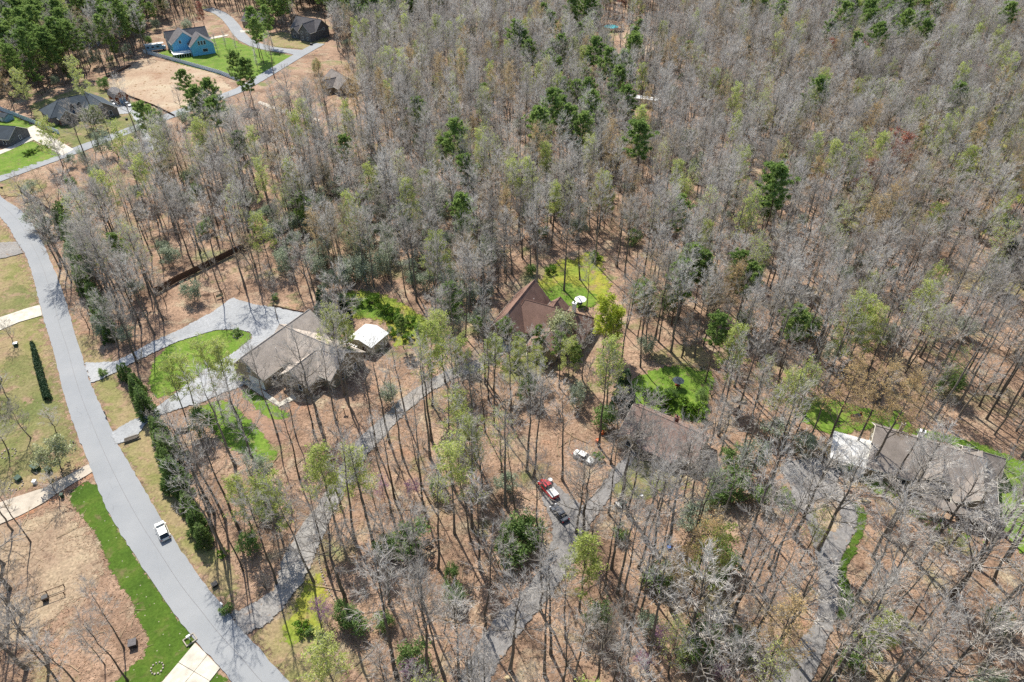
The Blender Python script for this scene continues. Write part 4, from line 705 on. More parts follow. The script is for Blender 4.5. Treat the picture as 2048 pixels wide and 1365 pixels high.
def deciduous(seed, h=26, r0=.27, cs=.42, spread=4.6, nl=20, up=.75, fork=0, twigs=9, leaves=0, lsize=.13, lmat=None, tmat='twig', sec=1.5, wob=.5, bmat='bark', twl=1.0, tww=.02):
    rng = random.Random(seed); T = MB(); K = MB(); nseg = 9
    lean = Vector((rng.uniform(-.03, .03), rng.uniform(-.03, .03), 0)); pts = []; off = Vector((0, 0, 0))
    for i in range(nseg+1):
        t = i/nseg; off += Vector((rng.uniform(-wob, wob), rng.uniform(-wob, wob), 0))*.35*(1 if i else 0); pts.append(Vector((0, 0, t*h*.93)) + off + lean*h*t)
    rad = [r0*(1.35 if i == 0 else 1)*(1-.86*(i/nseg)**1.15) for i in range(nseg+1)]
    T.tube(pts, rad, 7)
    def on(t): x = t*nseg; i = min(nseg-1, int(x)); return pts[i].lerp(pts[i+1], x-i), rad[i]+(rad[i+1]-rad[i])*(x-i)
    stems = []
    for i in range(nl):
        t = cs + (1-cs)*((i+rng.random()*.7)/nl)**.9 * .98; p, r = on(min(t, .99)); a = i*2.39996 + rng.uniform(-.5, .5); u = (t-cs)/(1-cs)
        L = spread*(1.0-.42*u)*rng.uniform(.7, 1.15); e0 = up*rng.uniform(.55, 1.0) + .25*u; d = Vector((math.cos(a)*math.cos(e0), math.sin(a)*math.cos(e0), math.sin(e0)))
        q = [p]; 
        for k in range(4): d = (d + Vector((rng.uniform(-.22, .22), rng.uniform(-.22, .22), .10+rng.uniform(-.12, .12)))).normalized(); q.append(q[-1]+d*L/4)
        rr = min(r*.62, .028*L+.02); T.tube(q, [rr, rr*.75, rr*.52, rr*.34, rr*.12], 4); stems.append((q, L, rr))
    stems.append(([pts[-3], pts[-2], pts[-1], pts[-1]+Vector((0, 0, h*.05)), pts[-1]+Vector((.1, 0, h*.08))], h*.3, rad[-2]))
    tips = []
    for q, L, rr in stems:
        n = max(3, int(L*sec)+2)
        for j in range(n):
            x = .22 + .78*(j+rng.random())/n; x = min(x, .99)*4; i = int(x); p = q[i].lerp(q[i+1], x-i); d0 = (q[i+1]-q[i]); d0 = d0.normalized() if d0.length > 1e-5 else Vector((0, 0, 1))
            d = vrot(d0, rng.uniform(.45, .95), rng); d.z += .12; d.normalize(); l2 = (.42*L*(1.15-.16*x)+.3)*rng.uniform(.6, 1.15); l2 = min(l2, 2.6)
            p1 = p+d*l2*.5; d2 = (d+Vector((rng.uniform(-.25, .25), rng.uniform(-.25, .25), rng.uniform(-.05, .3)))).normalized(); p2 = p1+d2*l2*.5
            r2 = max(.016, rr*.36); K.tube([p, p1, p2], [r2, r2*.7, .009], 3)
            for k in range(twigs):
                f = rng.uniform(.2, 1.0); b = p.lerp(p1, f*2) if f < .5 else p1.lerp(p2, f*2-1); dd = vrot(d2, rng.uniform(.3, .9), rng); dd.z += .08; dd.normalize(); l3 = rng.uniform(.45, 1.15)*twl
                ribbon(K, b, dd, l3, tww*rng.uniform(.7, 1.2), rng); tips.append(b+dd*l3*rng.uniform(.5, 1))
    if leaves:
        for k in range(leaves):
            p = rng.choice(tips); leafq(K, p+Vector((rng.gauss(0, .22), rng.gauss(0, .22), rng.gauss(0, .2))), lsize*rng.uniform(.6, 1.4), rng, 1)
    mats = [M[tmat]] + ([M[lmat]] if leaves else [])
    return T.mesh('trunk', M[bmat], True), K.mesh('crown', mats)
def pine(seed, h=24, r0=.24, cs=.5, spread=3.4, nb=34, per=5, m='pine', tuft=.55, spk=15, dead=10):
    rng = random.Random(seed); T = MB(); K = MB(); pts = [Vector((rng.uniform(-.12, .12)*i, rng.uniform(-.12, .12)*i, h*i/8)) for i in range(9)]; rad = [r0*(1.2 if i == 0 else 1)*(1-.85*i/8) for i in range(9)]; T.tube(pts, rad, 7)
    def on(t): x = t*8; i = min(7, int(x)); return pts[i].lerp(pts[i+1], x-i)
    for k in range(dead): p = on(rng.uniform(cs*.5, cs)); a = rng.uniform(0, 2*PI); d = Vector((math.cos(a), math.sin(a), .1)); T.tube([p, p+d*rng.uniform(.6, 1.8)], [.04, .01], 3)
    for i in range(nb):
        u = (i+rng.random())/nb; p = on(cs+(1-cs)*u*.99); a = i*2.4+rng.uniform(-.4, .4); L = spread*math.sin(PI*(.16+.80*u))**.8*rng.uniform(.65, 1.15); e = -.05+.75*u; d = Vector((math.cos(a)*math.cos(e), math.sin(a)*math.cos(e), math.sin(e))); q = p+d*L*.55; e2 = q+(d+Vector((0, 0, .3))).normalized()*L*.45; T.tube([p, q, e2], [.06, .04, .015], 3)
        for j in range(per):
            f = rng.uniform(.35, 1.05); c = p.lerp(q, f*1.8) if f < .55 else q.lerp(e2, (f-.55)*2.1); c = c+Vector((rng.gauss(0, .35), rng.gauss(0, .35), rng.gauss(.1, .18))); s = tuft*rng.uniform(.7, 1.3)
            for k in range(spk):
                dd = Vector((rng.gauss(0, 1), rng.gauss(0, 1), rng.gauss(.35, .8))).normalized(); w = dd.cross(Vector((rng.gauss(0, 1), rng.gauss(0, 1), rng.gauss(0, 1)))).normalized()*s*.2; n = len(K.v); o = c+dd*s*rng.uniform(0, .25); K.v += [tuple(o-w), tuple(o+w), tuple(c+dd*s)]; K.f.append((n, n+1, n+2)); K.m.append(0)
    return T.mesh('trunk', M['pinebark'], True), K.mesh('crown', M[m])
def cone(seed, h=9, r=1.7, n=2600, m='cypress', s=.32, low=.04, shape=.8, stem=.14):
    rng = random.Random(seed); T = MB(); T.tube([(0, 0, 0), (0, 0, h*.95)], [stem, .03], 6); K = MB(); lob = [rng.uniform(.55, 1.25) for _ in range(40)]
    for i in range(n):
        u = 1-math.sqrt(rng.random()); z = low*h+u*h*(1-low)*1.0; a = rng.uniform(0, 2*PI); R = r*(1-u)**shape*lob[(int(a/(2*PI)*8)+5*int(u*9)) % 40]*(.55+.45*math.sqrt(rng.random())); p = Vector((R*math.cos(a), R*math.sin(a), z)); d = Vector((math.cos(a), math.sin(a), rng.uniform(.2, 1.1))).normalized(); w = d.cross(Vector((rng.gauss(0, 1), rng.gauss(0, 1), rng.gauss(0, 1)))).normalized(); L = s*rng.uniform(.7, 1.6); k = len(K.v); K.v += [tuple(p-w*L*.35), tuple(p+w*L*.35), tuple(p+d*L)]; K.f.append((k, k+1, k+2)); K.m.append(0)
    return T.mesh('trunk', M['bark'], True), K.mesh('crown', M[m])
def bushy(seed, h=5, r=2.4, n=2400, m='holly', s=.16, stems=5, clumps=26, hollow=.35):
    rng = random.Random(seed); T = MB(); K = MB(); cs = []
    for k in range(clumps):
        a = rng.uniform(0, 2*PI); u = rng.uniform(hollow, 1); z = h*(.28+.62*rng.random()); R = r*u*math.sqrt(max(.05, 1-((z/h-.5)/.62)**2)); cs.append(Vector((R*math.cos(a), R*math.sin(a), z)))
    for k in range(stems): e = rng.choice(cs); T.tube([(0, 0, 0), (e.x*.3, e.y*.3, e.z*.5), tuple(e)], [.07, .05, .015], 5)
    for c in cs: T.tube([(c.x*.25, c.y*.25, c.z*.5), tuple(c)], [.03, .01], 3)
    for i in range(n): c = rng.choice(cs); leafq(K, c+Vector((rng.gauss(0, r*.17), rng.gauss(0, r*.17), rng.gauss(0, h*.085))), s*rng.uniform(.6, 1.5), rng, 0)
    return T.mesh('stems', M['bark'], True), K.mesh('foliage', M[m])
def brush(seed, h=4, r=1.8, n=120):      # bare twiggy shrub
    rng = random.Random(seed); T = MB(); K = MB()
    for k in range(9):
        a = rng.uniform(0, 2*PI); e = Vector((r*.7*math.cos(a), r*.7*math.sin(a), h*rng.uniform(.6, .95))); mid_ = e*.5+Vector((0, 0, .3)); T.tube([(0, 0, 0), tuple(mid_), tuple(e)], [.05, .035, .01], 4)
        for j in range(n//9):
            f = rng.uniform(.2, 1); b = e*f; d = vrot(e.normalized(), rng.uniform(.3, 1.0), rng); d.z += .2; ribbon(K, b, d.normalized(), rng.uniform(.6, 1.5), .017, rng)
    return T.mesh('stems', M['bark'], True), K.mesh('twigs', M['twig'])
V = {}
V['bare'] = [deciduous(11, 24, .25, .52, 5.0, 20, up=.6), deciduous(12, 26, .28, .56, 5.2, 20, up=.66), deciduous(13, 22, .24, .48, 5.4, 20, up=.52), deciduous(14, 21, .31, .42, 6.4, 22, up=.5, wob=.9),
             deciduous(15, 26, .22, .6, 4.2, 18, up=.7), deciduous(16, 21, .18, .55, 4.0, 16, up=.66), deciduous(17, 23, .27, .5, 5.8, 22, up=.56, wob=.8), deciduous(18, 17, .13, .46, 3.2, 14, up=.7),
             deciduous(19, 25, .25, .56, 4.8, 19, up=.62, wob=.9, tmat='twig_pale'), deciduous(20, 20, .21, .4, 5.2, 20, up=.45, wob=1.0, tmat='twig_tan')]
V['tall'] = [deciduous(101, 27, .24, .62, 3.8, 15, up=.66, twigs=5), deciduous(102, 28, .27, .58, 4.4, 16, up=.6, twigs=5), deciduous(103, 25, .19, .6, 3.4, 13, up=.72, twigs=5), deciduous(104, 26, .22, .52, 4.8, 15, up=.5, twigs=4, wob=.8)]
V['budding'] = [deciduous(21, 24, .25, .4, 4.8, 20, tmat='twig_tan', leaves=1800, lmat='buff', lsize=.12), deciduous(22, 21, .2, .38, 4.2, 18, leaves=1300, lmat='spring', lsize=.12)]
V['spring'] = [deciduous(31, 20, .22, .35, 4.8, 20, leaves=4200, lmat='spring', lsize=.16), deciduous(32, 17, .18, .3, 4.6, 18, leaves=3800, lmat='spring', lsize=.16, up=.6), deciduous(33, 22, .22, .42, 4.2, 18, leaves=3000, lmat='spring', lsize=.16)]
V['yellow'] = [deciduous(34, 15, .16, .3, 3.6, 20, leaves=6500, lmat='yellow', lsize=.17, up=.8)]
V['pine'] = [pine(41, 24, .24, .54, 4.8, 38, 10, tuft=.75), pine(42, 22, .22, .48, 5.0, 40, 10, tuft=.75), pine(43, 26, .26, .6, 4.6, 34, 10, tuft=.75), pine(44, 19, .2, .42, 4.2, 38, 10, tuft=.7)]
V['cypress'] = [cone(51, 9, 1.8, 2000, s=.36, shape=.7), cone(52, 7, 1.6, 1700, s=.36, shape=.6), cone(53, 10, 1.9, 2000, s=.38, shape=.8), cone(55, 5.5, 1.5, 1400, s=.34, shape=.6)]
V['spruce'] = [cone(54, 12, 3.0, 5200, 'spruce', .42, .03, .75)]
V['sage'] = [bushy(61, 7, 2.8, 2300, 'sage', .17, 5, 26), bushy(62, 9, 2.6, 2400, 'sage', .17, 4, 26), bushy(63, 5.5, 2.6, 1900, 'sage', .17, 5, 20)]
V['holly'] = [bushy(71, 5, 2.3, 2600, 'holly', .15), bushy(72, 7, 2.4, 2800, 'holly', .15), bushy(73, 3.2, 1.7, 1700, 'holly', .13)]
V['low'] = [bushy(74, 1.3, .9, 800, 'lime', .10, 4, 12), bushy(75, 1.6, 1.0, 800, 'holly', .10, 4, 12)]
V['brush'] = [brush(81), brush(82, 5.5, 2.0, 150), brush(83, 3, 1.7, 110)]
V['redbud'] = [deciduous(91, 6, .08, .25, 2.6, 12, leaves=1100, lmat='redbud', lsize=.10, up=.6, twigs=4)]
V['maple'] = [deciduous(92, 17, .18, .4, 3.6, 16, leaves=3200, lmat='redleaf', lsize=.16)]
V['blossom'] = [deciduous(93, 6.5, .12, .25, 3.6, 16, leaves=3400, lmat='blossom', lsize=.17, up=.5)]
V['small'] = [deciduous(94, 7, .1, .25, 2.8, 14, up=.7, twigs=6), deciduous(95, 9, .12, .25, 3.4, 16, up=.65)]
V['slim'] = [deciduous(96, 9, .09, .12, 1.4, 22, up=1.15, twigs=6)]
V['grand'] = [deciduous(97, 26, .36, .28, 8.2, 24, up=.62, wob=.9, tmat='twig_pale', bmat='bark', sec=1.7, tww=.024), deciduous(98, 27, .40, .34, 7.4, 24, up=.7, wob=.8, tmat='twig_pale', sec=1.7, tww=.024)]
TR = []                                  # every tree: kind, variant, x, y, scale, rot, forced individual, label
H0 = {'bare': [24, 26, 22, 21, 26, 21, 23, 17, 25, 20], 'tall': [27, 28, 25, 26], 'budding': [24, 21], 'spring': [20, 17, 22], 'yellow': [15], 'pine': [24, 22, 26, 19], 'cypress': [9, 7, 10, 5.5], 'spruce': [12], 'sage': [7, 9, 5.5], 'holly': [5, 7, 3.2], 'low': [1.3, 1.6], 'brush': [4, 5.5, 3], 'redbud': [6], 'maple': [17], 'blossom': [6.5], 'small': [7, 9], 'slim': [9], 'grand': [26, 27]}
tr_ = random.Random(77)
def put(kind, px, py, h=None, v=None, top=False, label=None, zt=None):
    v = tr_.randrange(len(V[kind])) if v is None else v; h0 = H0[kind][v]; h = h or h0*tr_.uniform(.9, 1.1)
    x, y, _ = G(px, py, h*.93 if top else 0); TR.append((kind, v, x, y, h/h0, tr_.uniform(0, 2*PI), True, label))
# trees that can be picked out one by one in the photograph: base points, or top points for crowns
for p, h, v in [((691, 1206), 27, 6), ((553, 1168), 24, 4), ((627, 1163), 26, 5), ((793, 1352), 29, 1), ((778, 1208), 24, 4), ((857, 1368), 28, 0), ((888, 1352), 28, 4), ((918, 1356), 24, 0), ((876, 1137), 26, 4), ((846, 1208), 27, 0), ((1020, 1340), 25, 2), ((1369, 1114), 26, 4), ((1302, 1148), 27, 0), ((1379, 1044), 25, 5), ((1479, 1134), 29, 0), ((1745, 1115), 27, 2),
                ((1254, 1031), 25, 5), ((1238, 1005), 28, 6), ((1285, 1075), 27, 2), ((1223, 1138), 25, 0), ((1277, 1135), 28, 4), ((1336, 1085), 28, 6), ((1372, 1111), 25, 5), ((1152, 1067), 22, 2), ((1164, 1088), 22, 3), ((1077, 1088), 24, 5), ((1067, 954), 27, 4), ((1054, 944), 26, 0), ((256, 1362), 18, 7), ((248, 1296), 17, 7), ((54, 1338), 22, 3), ((62, 1085), 18, 7), ((20, 1290), 20, 5), ((140, 1400), 22, 5), ((20, 1180), 22, 3), ((555, 870), 24, 5), ((520, 960), 25, 6), ((600, 960), 22, 5), ((470, 930), 24, 2), ((700, 720), 26, 2), ((690, 790), 24, 6), ((640, 850), 24, 3),
                ((1000, 296), 27, 4), ((990, 300), 25, 5), ((1160, 560), 27, 4), ((1128, 582), 27, 0), ((1075, 590), 28, 1), ((1190, 530), 26, 5), ((445, 590), 24, 4), ((490, 575), 26, 0), ((555, 640), 16, 7), ((672, 845), 21, 0), ((628, 868), 19, 2), ((704, 826), 20, 8), ((592, 872), 17, 5), ((1058, 772), 16, 2), ((1118, 775), 17, 5), ((1165, 760), 17, 8), ((1020, 742), 15, 7), ((1090, 752), 14, 7), ((1300, 968), 16, 2), ((1368, 998), 18, 8), ((1336, 1010), 17, 5), ((1402, 960), 20, 6),
                ((8, 1130), 19, 3), ((44, 1232), 20, 2), ((96, 1322), 20, 6), ((-10, 1330), 22, 8), ((26, 1062), 15, 9), ((180, 1400), 19, 5), ((210, 1330), 12, 7), ((4, 760), 15, 9), ((-20, 900), 16, 3)]: put('bare', *p, h, v)
for p, h, v in [((1588, 1076), 25, 0), ((1636, 1100), 26, 1), ((1771, 1072), 27, 1), ((1366, 1313), 25, 0), ((1665, 1362), 27, 1), ((1957, 1338), 26, 0), ((1900, 1200), 26, 1), ((1836, 1130), 25, 0), ((2010, 1120), 25, 1), ((1720, 1240), 24, 0), ((1560, 1290), 23, 1), ((1860, 1400), 25, 0), ((2060, 1260), 26, 1)]: put('grand', *p, h, v)
for x, y in [(1590, 760), (1625, 745), (640, 925), (705, 905), (850, 665), (895, 905), (1600, 60), (1860, 95), (1950, 60), (1480, 180), (1475, 240), (1360, 335), (1170, 105), (820, 380), (730, 50), (30, 150), (150, 130), (590, 240), (600, 215), (1060, 335), (1510, 400), (1900, 250), (700, 400), (90, 250), (240, 260), (275, 290), (310, 270), (1290, 140), (1930, 140), (1230, 700), (520, 330), (880, 640)]: put('spring', x, y, None, None, True)
for x, y in [(1720, 742), (1780, 735), (1830, 760), (760, 150), (710, 170), (880, 120), (990, 150), (780, 190), (640, 130), (1560, 300), (1020, 140), (560, 220)]: put('budding', x, y, None, 0, True)
for x, y in [(350, 720), (395, 690), (425, 705), (330, 740)]: put('spring', x, y, 17, None, True)
for p in [(1040, 690, 12), (1075, 700, 9), (1140, 690, 11), (985, 690, 14)]: put('spring', p[0], p[1], p[2], 1, True)
put('spring', 655, 628, 15, 1, True); put('spring', 690, 645, 13, 0, True); put('yellow', 1215, 612, 16, 0, True); put('yellow', 1235, 625, 13, 0, True)
put('blossom', 124, 940, 6.5, label='white-flowering tree beside the stained concrete drive'); put('blossom', 195, 262, 8, label='pale blossoming yard tree in front of the slate-roofed house'); put('blossom', 1125, 690, 8)
for p in [(62, 876), (116, 868), (18, 908), (18, 800), (120, 1000), (30, 690)]: put('small', *p)
for p in [(453, 98), (474, 104), (510, 108), (543, 118), (533, 110), (436, 108), (516, 140)]: put('slim', *p)
for x, y in [(1385, 500), (1410, 515), (1365, 530), (1290, 575), (900, 578), (955, 640), (1475, 515), (1500, 540), (1120, 165), (1150, 172), (1180, 195), (1100, 195), (1075, 230), (1140, 225), (1165, 240), (1200, 225), (1125, 205), (1190, 88), (1215, 108), (1240, 145), (1252, 112), (1232, 125), (1125, 80), (1030, 52), (1045, 68), (1100, 30), (1185, 30), (1112, 88), (1060, 90), (1285, 258), (905, 256), (888, 285), (935, 322), (415, 172), (430, 205), (385, 185), (365, 148), (470, 112), (490, 130), (402, 210), (300, 222), (280, 215), (1560, 350), (1548, 372), (1730, 45), (1745, 28), (1710, 75), (1780, 20), (1810, 30), (1690, 15), (1855, 48), (1700, 60), (1560, 10), (1530, 5), (1760, 55), (1720, 90), (230, 478), (1598, 630), (1080, 660), (1120, 670), (1010, 640), (1150, 690), (1040, 670), (800, 640), (1440, 640), (500, 25), (530, 20), (510, 45), (1270, 60), (1270, 80), (2020, 15)]: put('pine', x, y, None if y < 450 else (tr_.uniform(8.5, 11) if y > 610 and x < 1300 else tr_.uniform(15, 20)), None, True)
put('spruce', 1243, 812, 11, 0, label='dark conical spruce at the left end of the bright green back lawn'); put('spruce', 655, 652, 12, 0, label='broad dark evergreen behind the roof of the brown house'); put('spruce', 690, 640, 8, 0, label='smaller dark evergreen right of the broad one behind the brown house'); put('spruce', 2030, 545, 9, 0); put('spruce', 2005, 520, 8, 0); put('spruce', 2060, 580, 9, 0)
def row(kind, a, b, n, h, v=None, jit=7):
    for k in range(n): t = (k+.5)/n; put(kind, a[0]+(b[0]-a[0])*t+tr_.uniform(-jit, jit), a[1]+(b[1]-a[1])*t+tr_.uniform(-jit, jit), h*tr_.uniform(.6, 1.2), v)
row('cypress', (128, 440), (178, 590), 11, 8.5); row('cypress', (178, 590), (222, 690), 6, 6.0); row('cypress', (250, 745), (298, 838), 7, 7.0); row('cypress', (318, 868), (412, 1090), 16, 7.5)
put('pine', 150, 465, 10, 3, False); put('pine', 175, 520, 9, 3); put('pine', 192, 560, 10, 3)
for x, y, h in [(1035, 1105, 7), (1060, 1085, 6), (1015, 1120, 5), (1400, 1300, 6), (1375, 1325, 5), (690, 1240, 5), (710, 1260, 4), (1480, 1300, 4.5), (1440, 1135, 5), (1425, 1160, 4.5), (1460, 985, 6), (1440, 1000, 5), (1420, 1015, 4), (1315, 1165, 4.5), (910, 1200, 4), (905, 1160, 4), (1515, 1010, 5), (830, 1090, 6), (815, 1110, 5), (1400, 805, 4), (1340, 800, 3), (1580, 680, 5), (1610, 670, 6), (1990, 1260, 5), (1700, 1330, 4), (540, 1030, 4), (1210, 850, 5), (1240, 1075, 3), (880, 990, 5), (770, 1250, 3), (500, 1100, 4), (1690, 940, 3)]: put('holly', x, y, h)
for x, y in [(620, 1265), (640, 1280), (605, 1258), (448, 1110), (455, 1222), (550, 600), (95, 296), (80, 302), (65, 308), (55, 312), (210, 752), (476, 671), (1195, 918)]: put('low', x, y, tr_.uniform(1.2, 2.0))
for x, y in [(700, 605), (720, 612), (745, 608), (770, 625), (790, 640), (805, 660), (820, 650), (840, 665), (815, 680), (785, 670), (1290, 790), (1310, 800), (1330, 812), (1370, 820), (1395, 830), (1100, 545), (1190, 520)]: put('low', x, y, tr_.uniform(1.6, 3.0), 0)
for x, y in [(640, 1235), (655, 1250), (815, 1360), (1440, 1365), (860, 745), (770, 1000), (1310, 1290), (830, 1000), (1280, 1345)]: put('redbud', x, y, tr_.uniform(3.5, 6))
for x, y in [(1730, 95), (1790, 270), (1815, 280), (1740, 330)]: put('maple', x, y, None, 0, True)
# clipped dark hedge on the left lawn
hp = [Vector(G(x, y)) for x, y in ((66, 690), (74, 720), (83, 755), (92, 785), (98, 802))]; hr_ = random.Random(5); K = MB()
for i in range(5200):
    t = hr_.random(); x = t*(len(hp)-1); k = min(len(hp)-2, int(x)); p = hp[k].lerp(hp[k+1], x-k) - hp[0]; wd = (.35+.45*min(1, t*3))*(1+.18*math.sin(t*70)); a = hr_.uniform(0, PI); leafq(K, p+Vector((wd*math.cos(a), .15*hr_.gauss(0, 1), 1.15*math.sin(a)+hr_.gauss(0, .06)+.1)), .16, hr_, 0)
hg = empty('hedge', hp[0], 0, 'long narrow dark clipped hedge on the left verge', 'hedge'); K.build('foliage', M['spruce'], hg)
# ------------------------------------------------------------------ the wood: random trees where the photograph shows wood
OPEN = [([(-80, 380), (40, 400), (88, 470), (128, 585), (165, 690), (215, 740), (300, 900), (400, 1090), (490, 1250), (640, 1420), (-80, 1420)], .97),
        ([(425, 602), (620, 600), (680, 580), (800, 600), (870, 640), (830, 700), (720, 720), (650, 800), (560, 830), (480, 790), (330, 840), (290, 790), (300, 690)], .96), ([(400, 800), (560, 830), (580, 890), (470, 920)], .85),
        ([(980, 600), (1060, 562), (1110, 500), (1220, 495), (1250, 600), (1200, 690), (1000, 730)], .93), ([(1245, 745), (1360, 720), (1435, 745), (1425, 850), (1415, 920), (1400, 970), (1310, 1005), (1220, 1000), (1270, 900), (1265, 810)], .82),
        ([(1060, 935), (1150, 895), (1215, 900), (1205, 1000), (1150, 1090), (1080, 1080)], .95), ([(1640, 790), (1800, 815), (1980, 885), (2060, 940), (2040, 1060), (1990, 1050), (1840, 990), (1700, 1000), (1640, 930), (1590, 850)], .72), ([(1570, 930), (1690, 930), (1735, 1030), (1690, 1140), (1690, 1240), (1630, 1240), (1630, 1100)], .6),
        ([(-60, 205), (70, 195), (190, 160), (290, 112), (430, 142), (470, 165), (350, 215), (290, 235), (262, 262), (190, 280), (130, 302), (60, 332), (-60, 366)], .93), ([(300, 65), (350, 48), (425, 15), (480, 25), (505, 60), (600, 85), (660, 60), (660, 100), (570, 150), (500, 170), (440, 155), (300, 115)], .97), ([(590, 28), (665, 28), (665, 88), (590, 88)], .95), ([(640, 132), (718, 132), (718, 182), (640, 182)], .7), ([(150, 52), (195, 52), (195, 96), (150, 96)], .6),
        ([(555, 1125), (640, 1005), (720, 870), (770, 850), (735, 935), (645, 1115), (560, 1250), (470, 1290), (450, 1220)], .5), ([(1200, 40), (1250, 40), (1250, 75), (1200, 75)], .8), ([(1262, 195), (1305, 195), (1305, 220), (1262, 220)], .7), ([(310, 545), (470, 490), (600, 430), (610, 460), (470, 540), (330, 605)], .5), ([(330, 590), (460, 560), (620, 590), (470, 610)], .6), ([(960, 1320), (1060, 1180), (1110, 1080), (1180, 1050), (1100, 1200), (1000, 1340)], .35),
        ([(480, 165), (640, 85), (650, 110), (500, 195)], .75), ([(1620, 1100), (1690, 1100), (1690, 1270), (1600, 1365), (1540, 1365), (1630, 1250)], .35), ([(1900, 545), (2060, 565), (2060, 600), (1900, 575)], .6)]
PINES = [([(-200, -80), (330, -60), (340, 50), (300, 100), (200, 150), (110, 195), (-10, 215), (-200, 220)], .62), ([(590, -40), (890, -60), (890, 50), (740, 90), (640, 60), (600, 30)], .7), ([(480, 10), (580, 10), (590, 80), (520, 70)], .5), ([(1660, -20), (1880, 0), (1880, 80), (1780, 130), (1690, 130)], .3), ([(1060, 60), (1280, 60), (1280, 320), (1060, 320)], .10)]
SAGE = [(480, 420), (700, 380), (920, 400), (1010, 560), (900, 640), (700, 600), (560, 560)]
rg = np.random.default_rng(20)
def candidates(step, y0, y1):
    ys = np.arange(y0, y1, step); out = []
    for yv in ys:
        de = yv*_c + CAM_H*_s; hw = de*1024/FOC*1.14 + 14; xs = np.arange(-hw, hw, step); out.append(np.stack([xs, np.full(len(xs), yv)], 1))
    P = np.vstack(out); return P + rg.uniform(-.46, .46, P.shape)*step
def free(P):
    ok = np.ones(len(P), bool)
    for S_ in SHEETS + FOOT: ok &= ~inside(S_, P[:, 0], P[:, 1])
    return ok
def keep_view(P, h, fr):
    ok = np.ones(len(P), bool); px0, py0, de = PJ(P[:, 0], P[:, 1], np.zeros(len(P)))
    for poly_, pr in OPEN:
        hit = np.zeros(len(P), bool)
        for f in fr: a, b, _ = PJ(P[:, 0], P[:, 1], h*f); hit |= inside(poly_, a, b)
        ok &= ~(hit & (rg.random(len(P)) < pr))
    return ok
_t = np.array(G(1096, 982)[:2]); _d = np.array([math.sin(az), math.cos(az)]); _q = np.array([_d[1], -_d[0]]); FOOT.append(np.array([_t-3*_q-3*_d, _t+3*_q-3*_d, _t+3*_q+18*_d, _t-3*_q+18*_d]))   # clearing added sunward of the pickup, so no random tree shades it
forced_xy = np.array([(t[2], t[3]) for t in TR if t[0] not in ('low', 'redbud')])
P = candidates(5.0, 18, 575); P = P[free(P)]; h = rg.uniform(17, 29, len(P)); P = P[keep_view(P, h, (0, .35, .55, .7, .85, 1.0))]
d2 = ((P[:, None, :] - forced_xy[None])**2).sum(2).min(1); P = P[d2 > 7]
px, py, de = PJ(P[:, 0], P[:, 1], np.zeros(len(P)))
patchy = np.sin(P[:, 0]*.045+1.3)*np.sin(P[:, 1]*.038) + .6*np.sin(P[:, 0]*.11+P[:, 1]*.09)
thin = np.where(py > 1000, .92, np.where(py > 640, .95, .90)) + .07*patchy; pk = rg.random(len(P)) < thin; P, px, py, de, patchy = P[pk], px[pk], py[pk], de[pk], patchy[pk]
pp = np.where(py > 620, 0.0, .008)
for q, pr in PINES: pp = np.where(inside(q, px, py), pr, pp)
U = rg.random(len(P)); U2 = rg.random(len(P))
bp = np.clip(.06 + .06*patchy, .02, .2)
for i in range(len(P)):
    x, y = P[i]
    if U2[i] < pp[i]: kind, v = 'pine', int(U[i]*4)
    elif U[i] < bp[i]: kind, v = 'budding', (0 if int(U2[i]*97) % 3 == 0 else 1)
    elif U[i] < bp[i]+.045: kind, v = 'spring', int(U2[i]*89) % 3
    elif U[i] > .997 and py[i] < 620: kind, v = 'maple', 0
    elif py[i] > 740 and rg.random() < .75: kind, v = 'tall', int(rg.integers(0, 4))
    else: kind, v = 'bare', int(rg.integers(0, 10))
    TR.append((kind, v, x, y, float(rg.triangular(.78, .98, 1.1) if kind == 'tall' else rg.triangular(.58, .95, 1.12)), float(rg.uniform(0, 2*PI)), False, None))
P = candidates(5.6, 25, 420); P = P[free(P)]; P = P[keep_view(P, np.full(len(P), 6.0), (0, .6, 1.0))]; px, py, de = PJ(P[:, 0], P[:, 1], np.zeros(len(P)))
ins = inside(SAGE, px, py); pk = rg.random(len(P)); 
for i in range(len(P)):
    x, y = P[i]; r = pk[i]
    if ins[i]:
        if r < .7: kind = 'sage'
        elif r < .88: kind = 'brush'
        else: continue
    elif r < (.05 if py[i] > 700 else .10): kind = 'sage'
    elif r < (.20 if py[i] > 850 else .36): kind = 'brush'
    elif r < (.23 if py[i] > 850 else .39): kind = 'holly'
    elif r < (.32 if py[i] > 850 else .50): kind = 'small'
    else: continue
    TR.append((kind, int(rg.integers(0, len(V[kind]))), x, y, float(rg.uniform(.7, 1.15)), float(rg.uniform(0, 2*PI)), False, None))
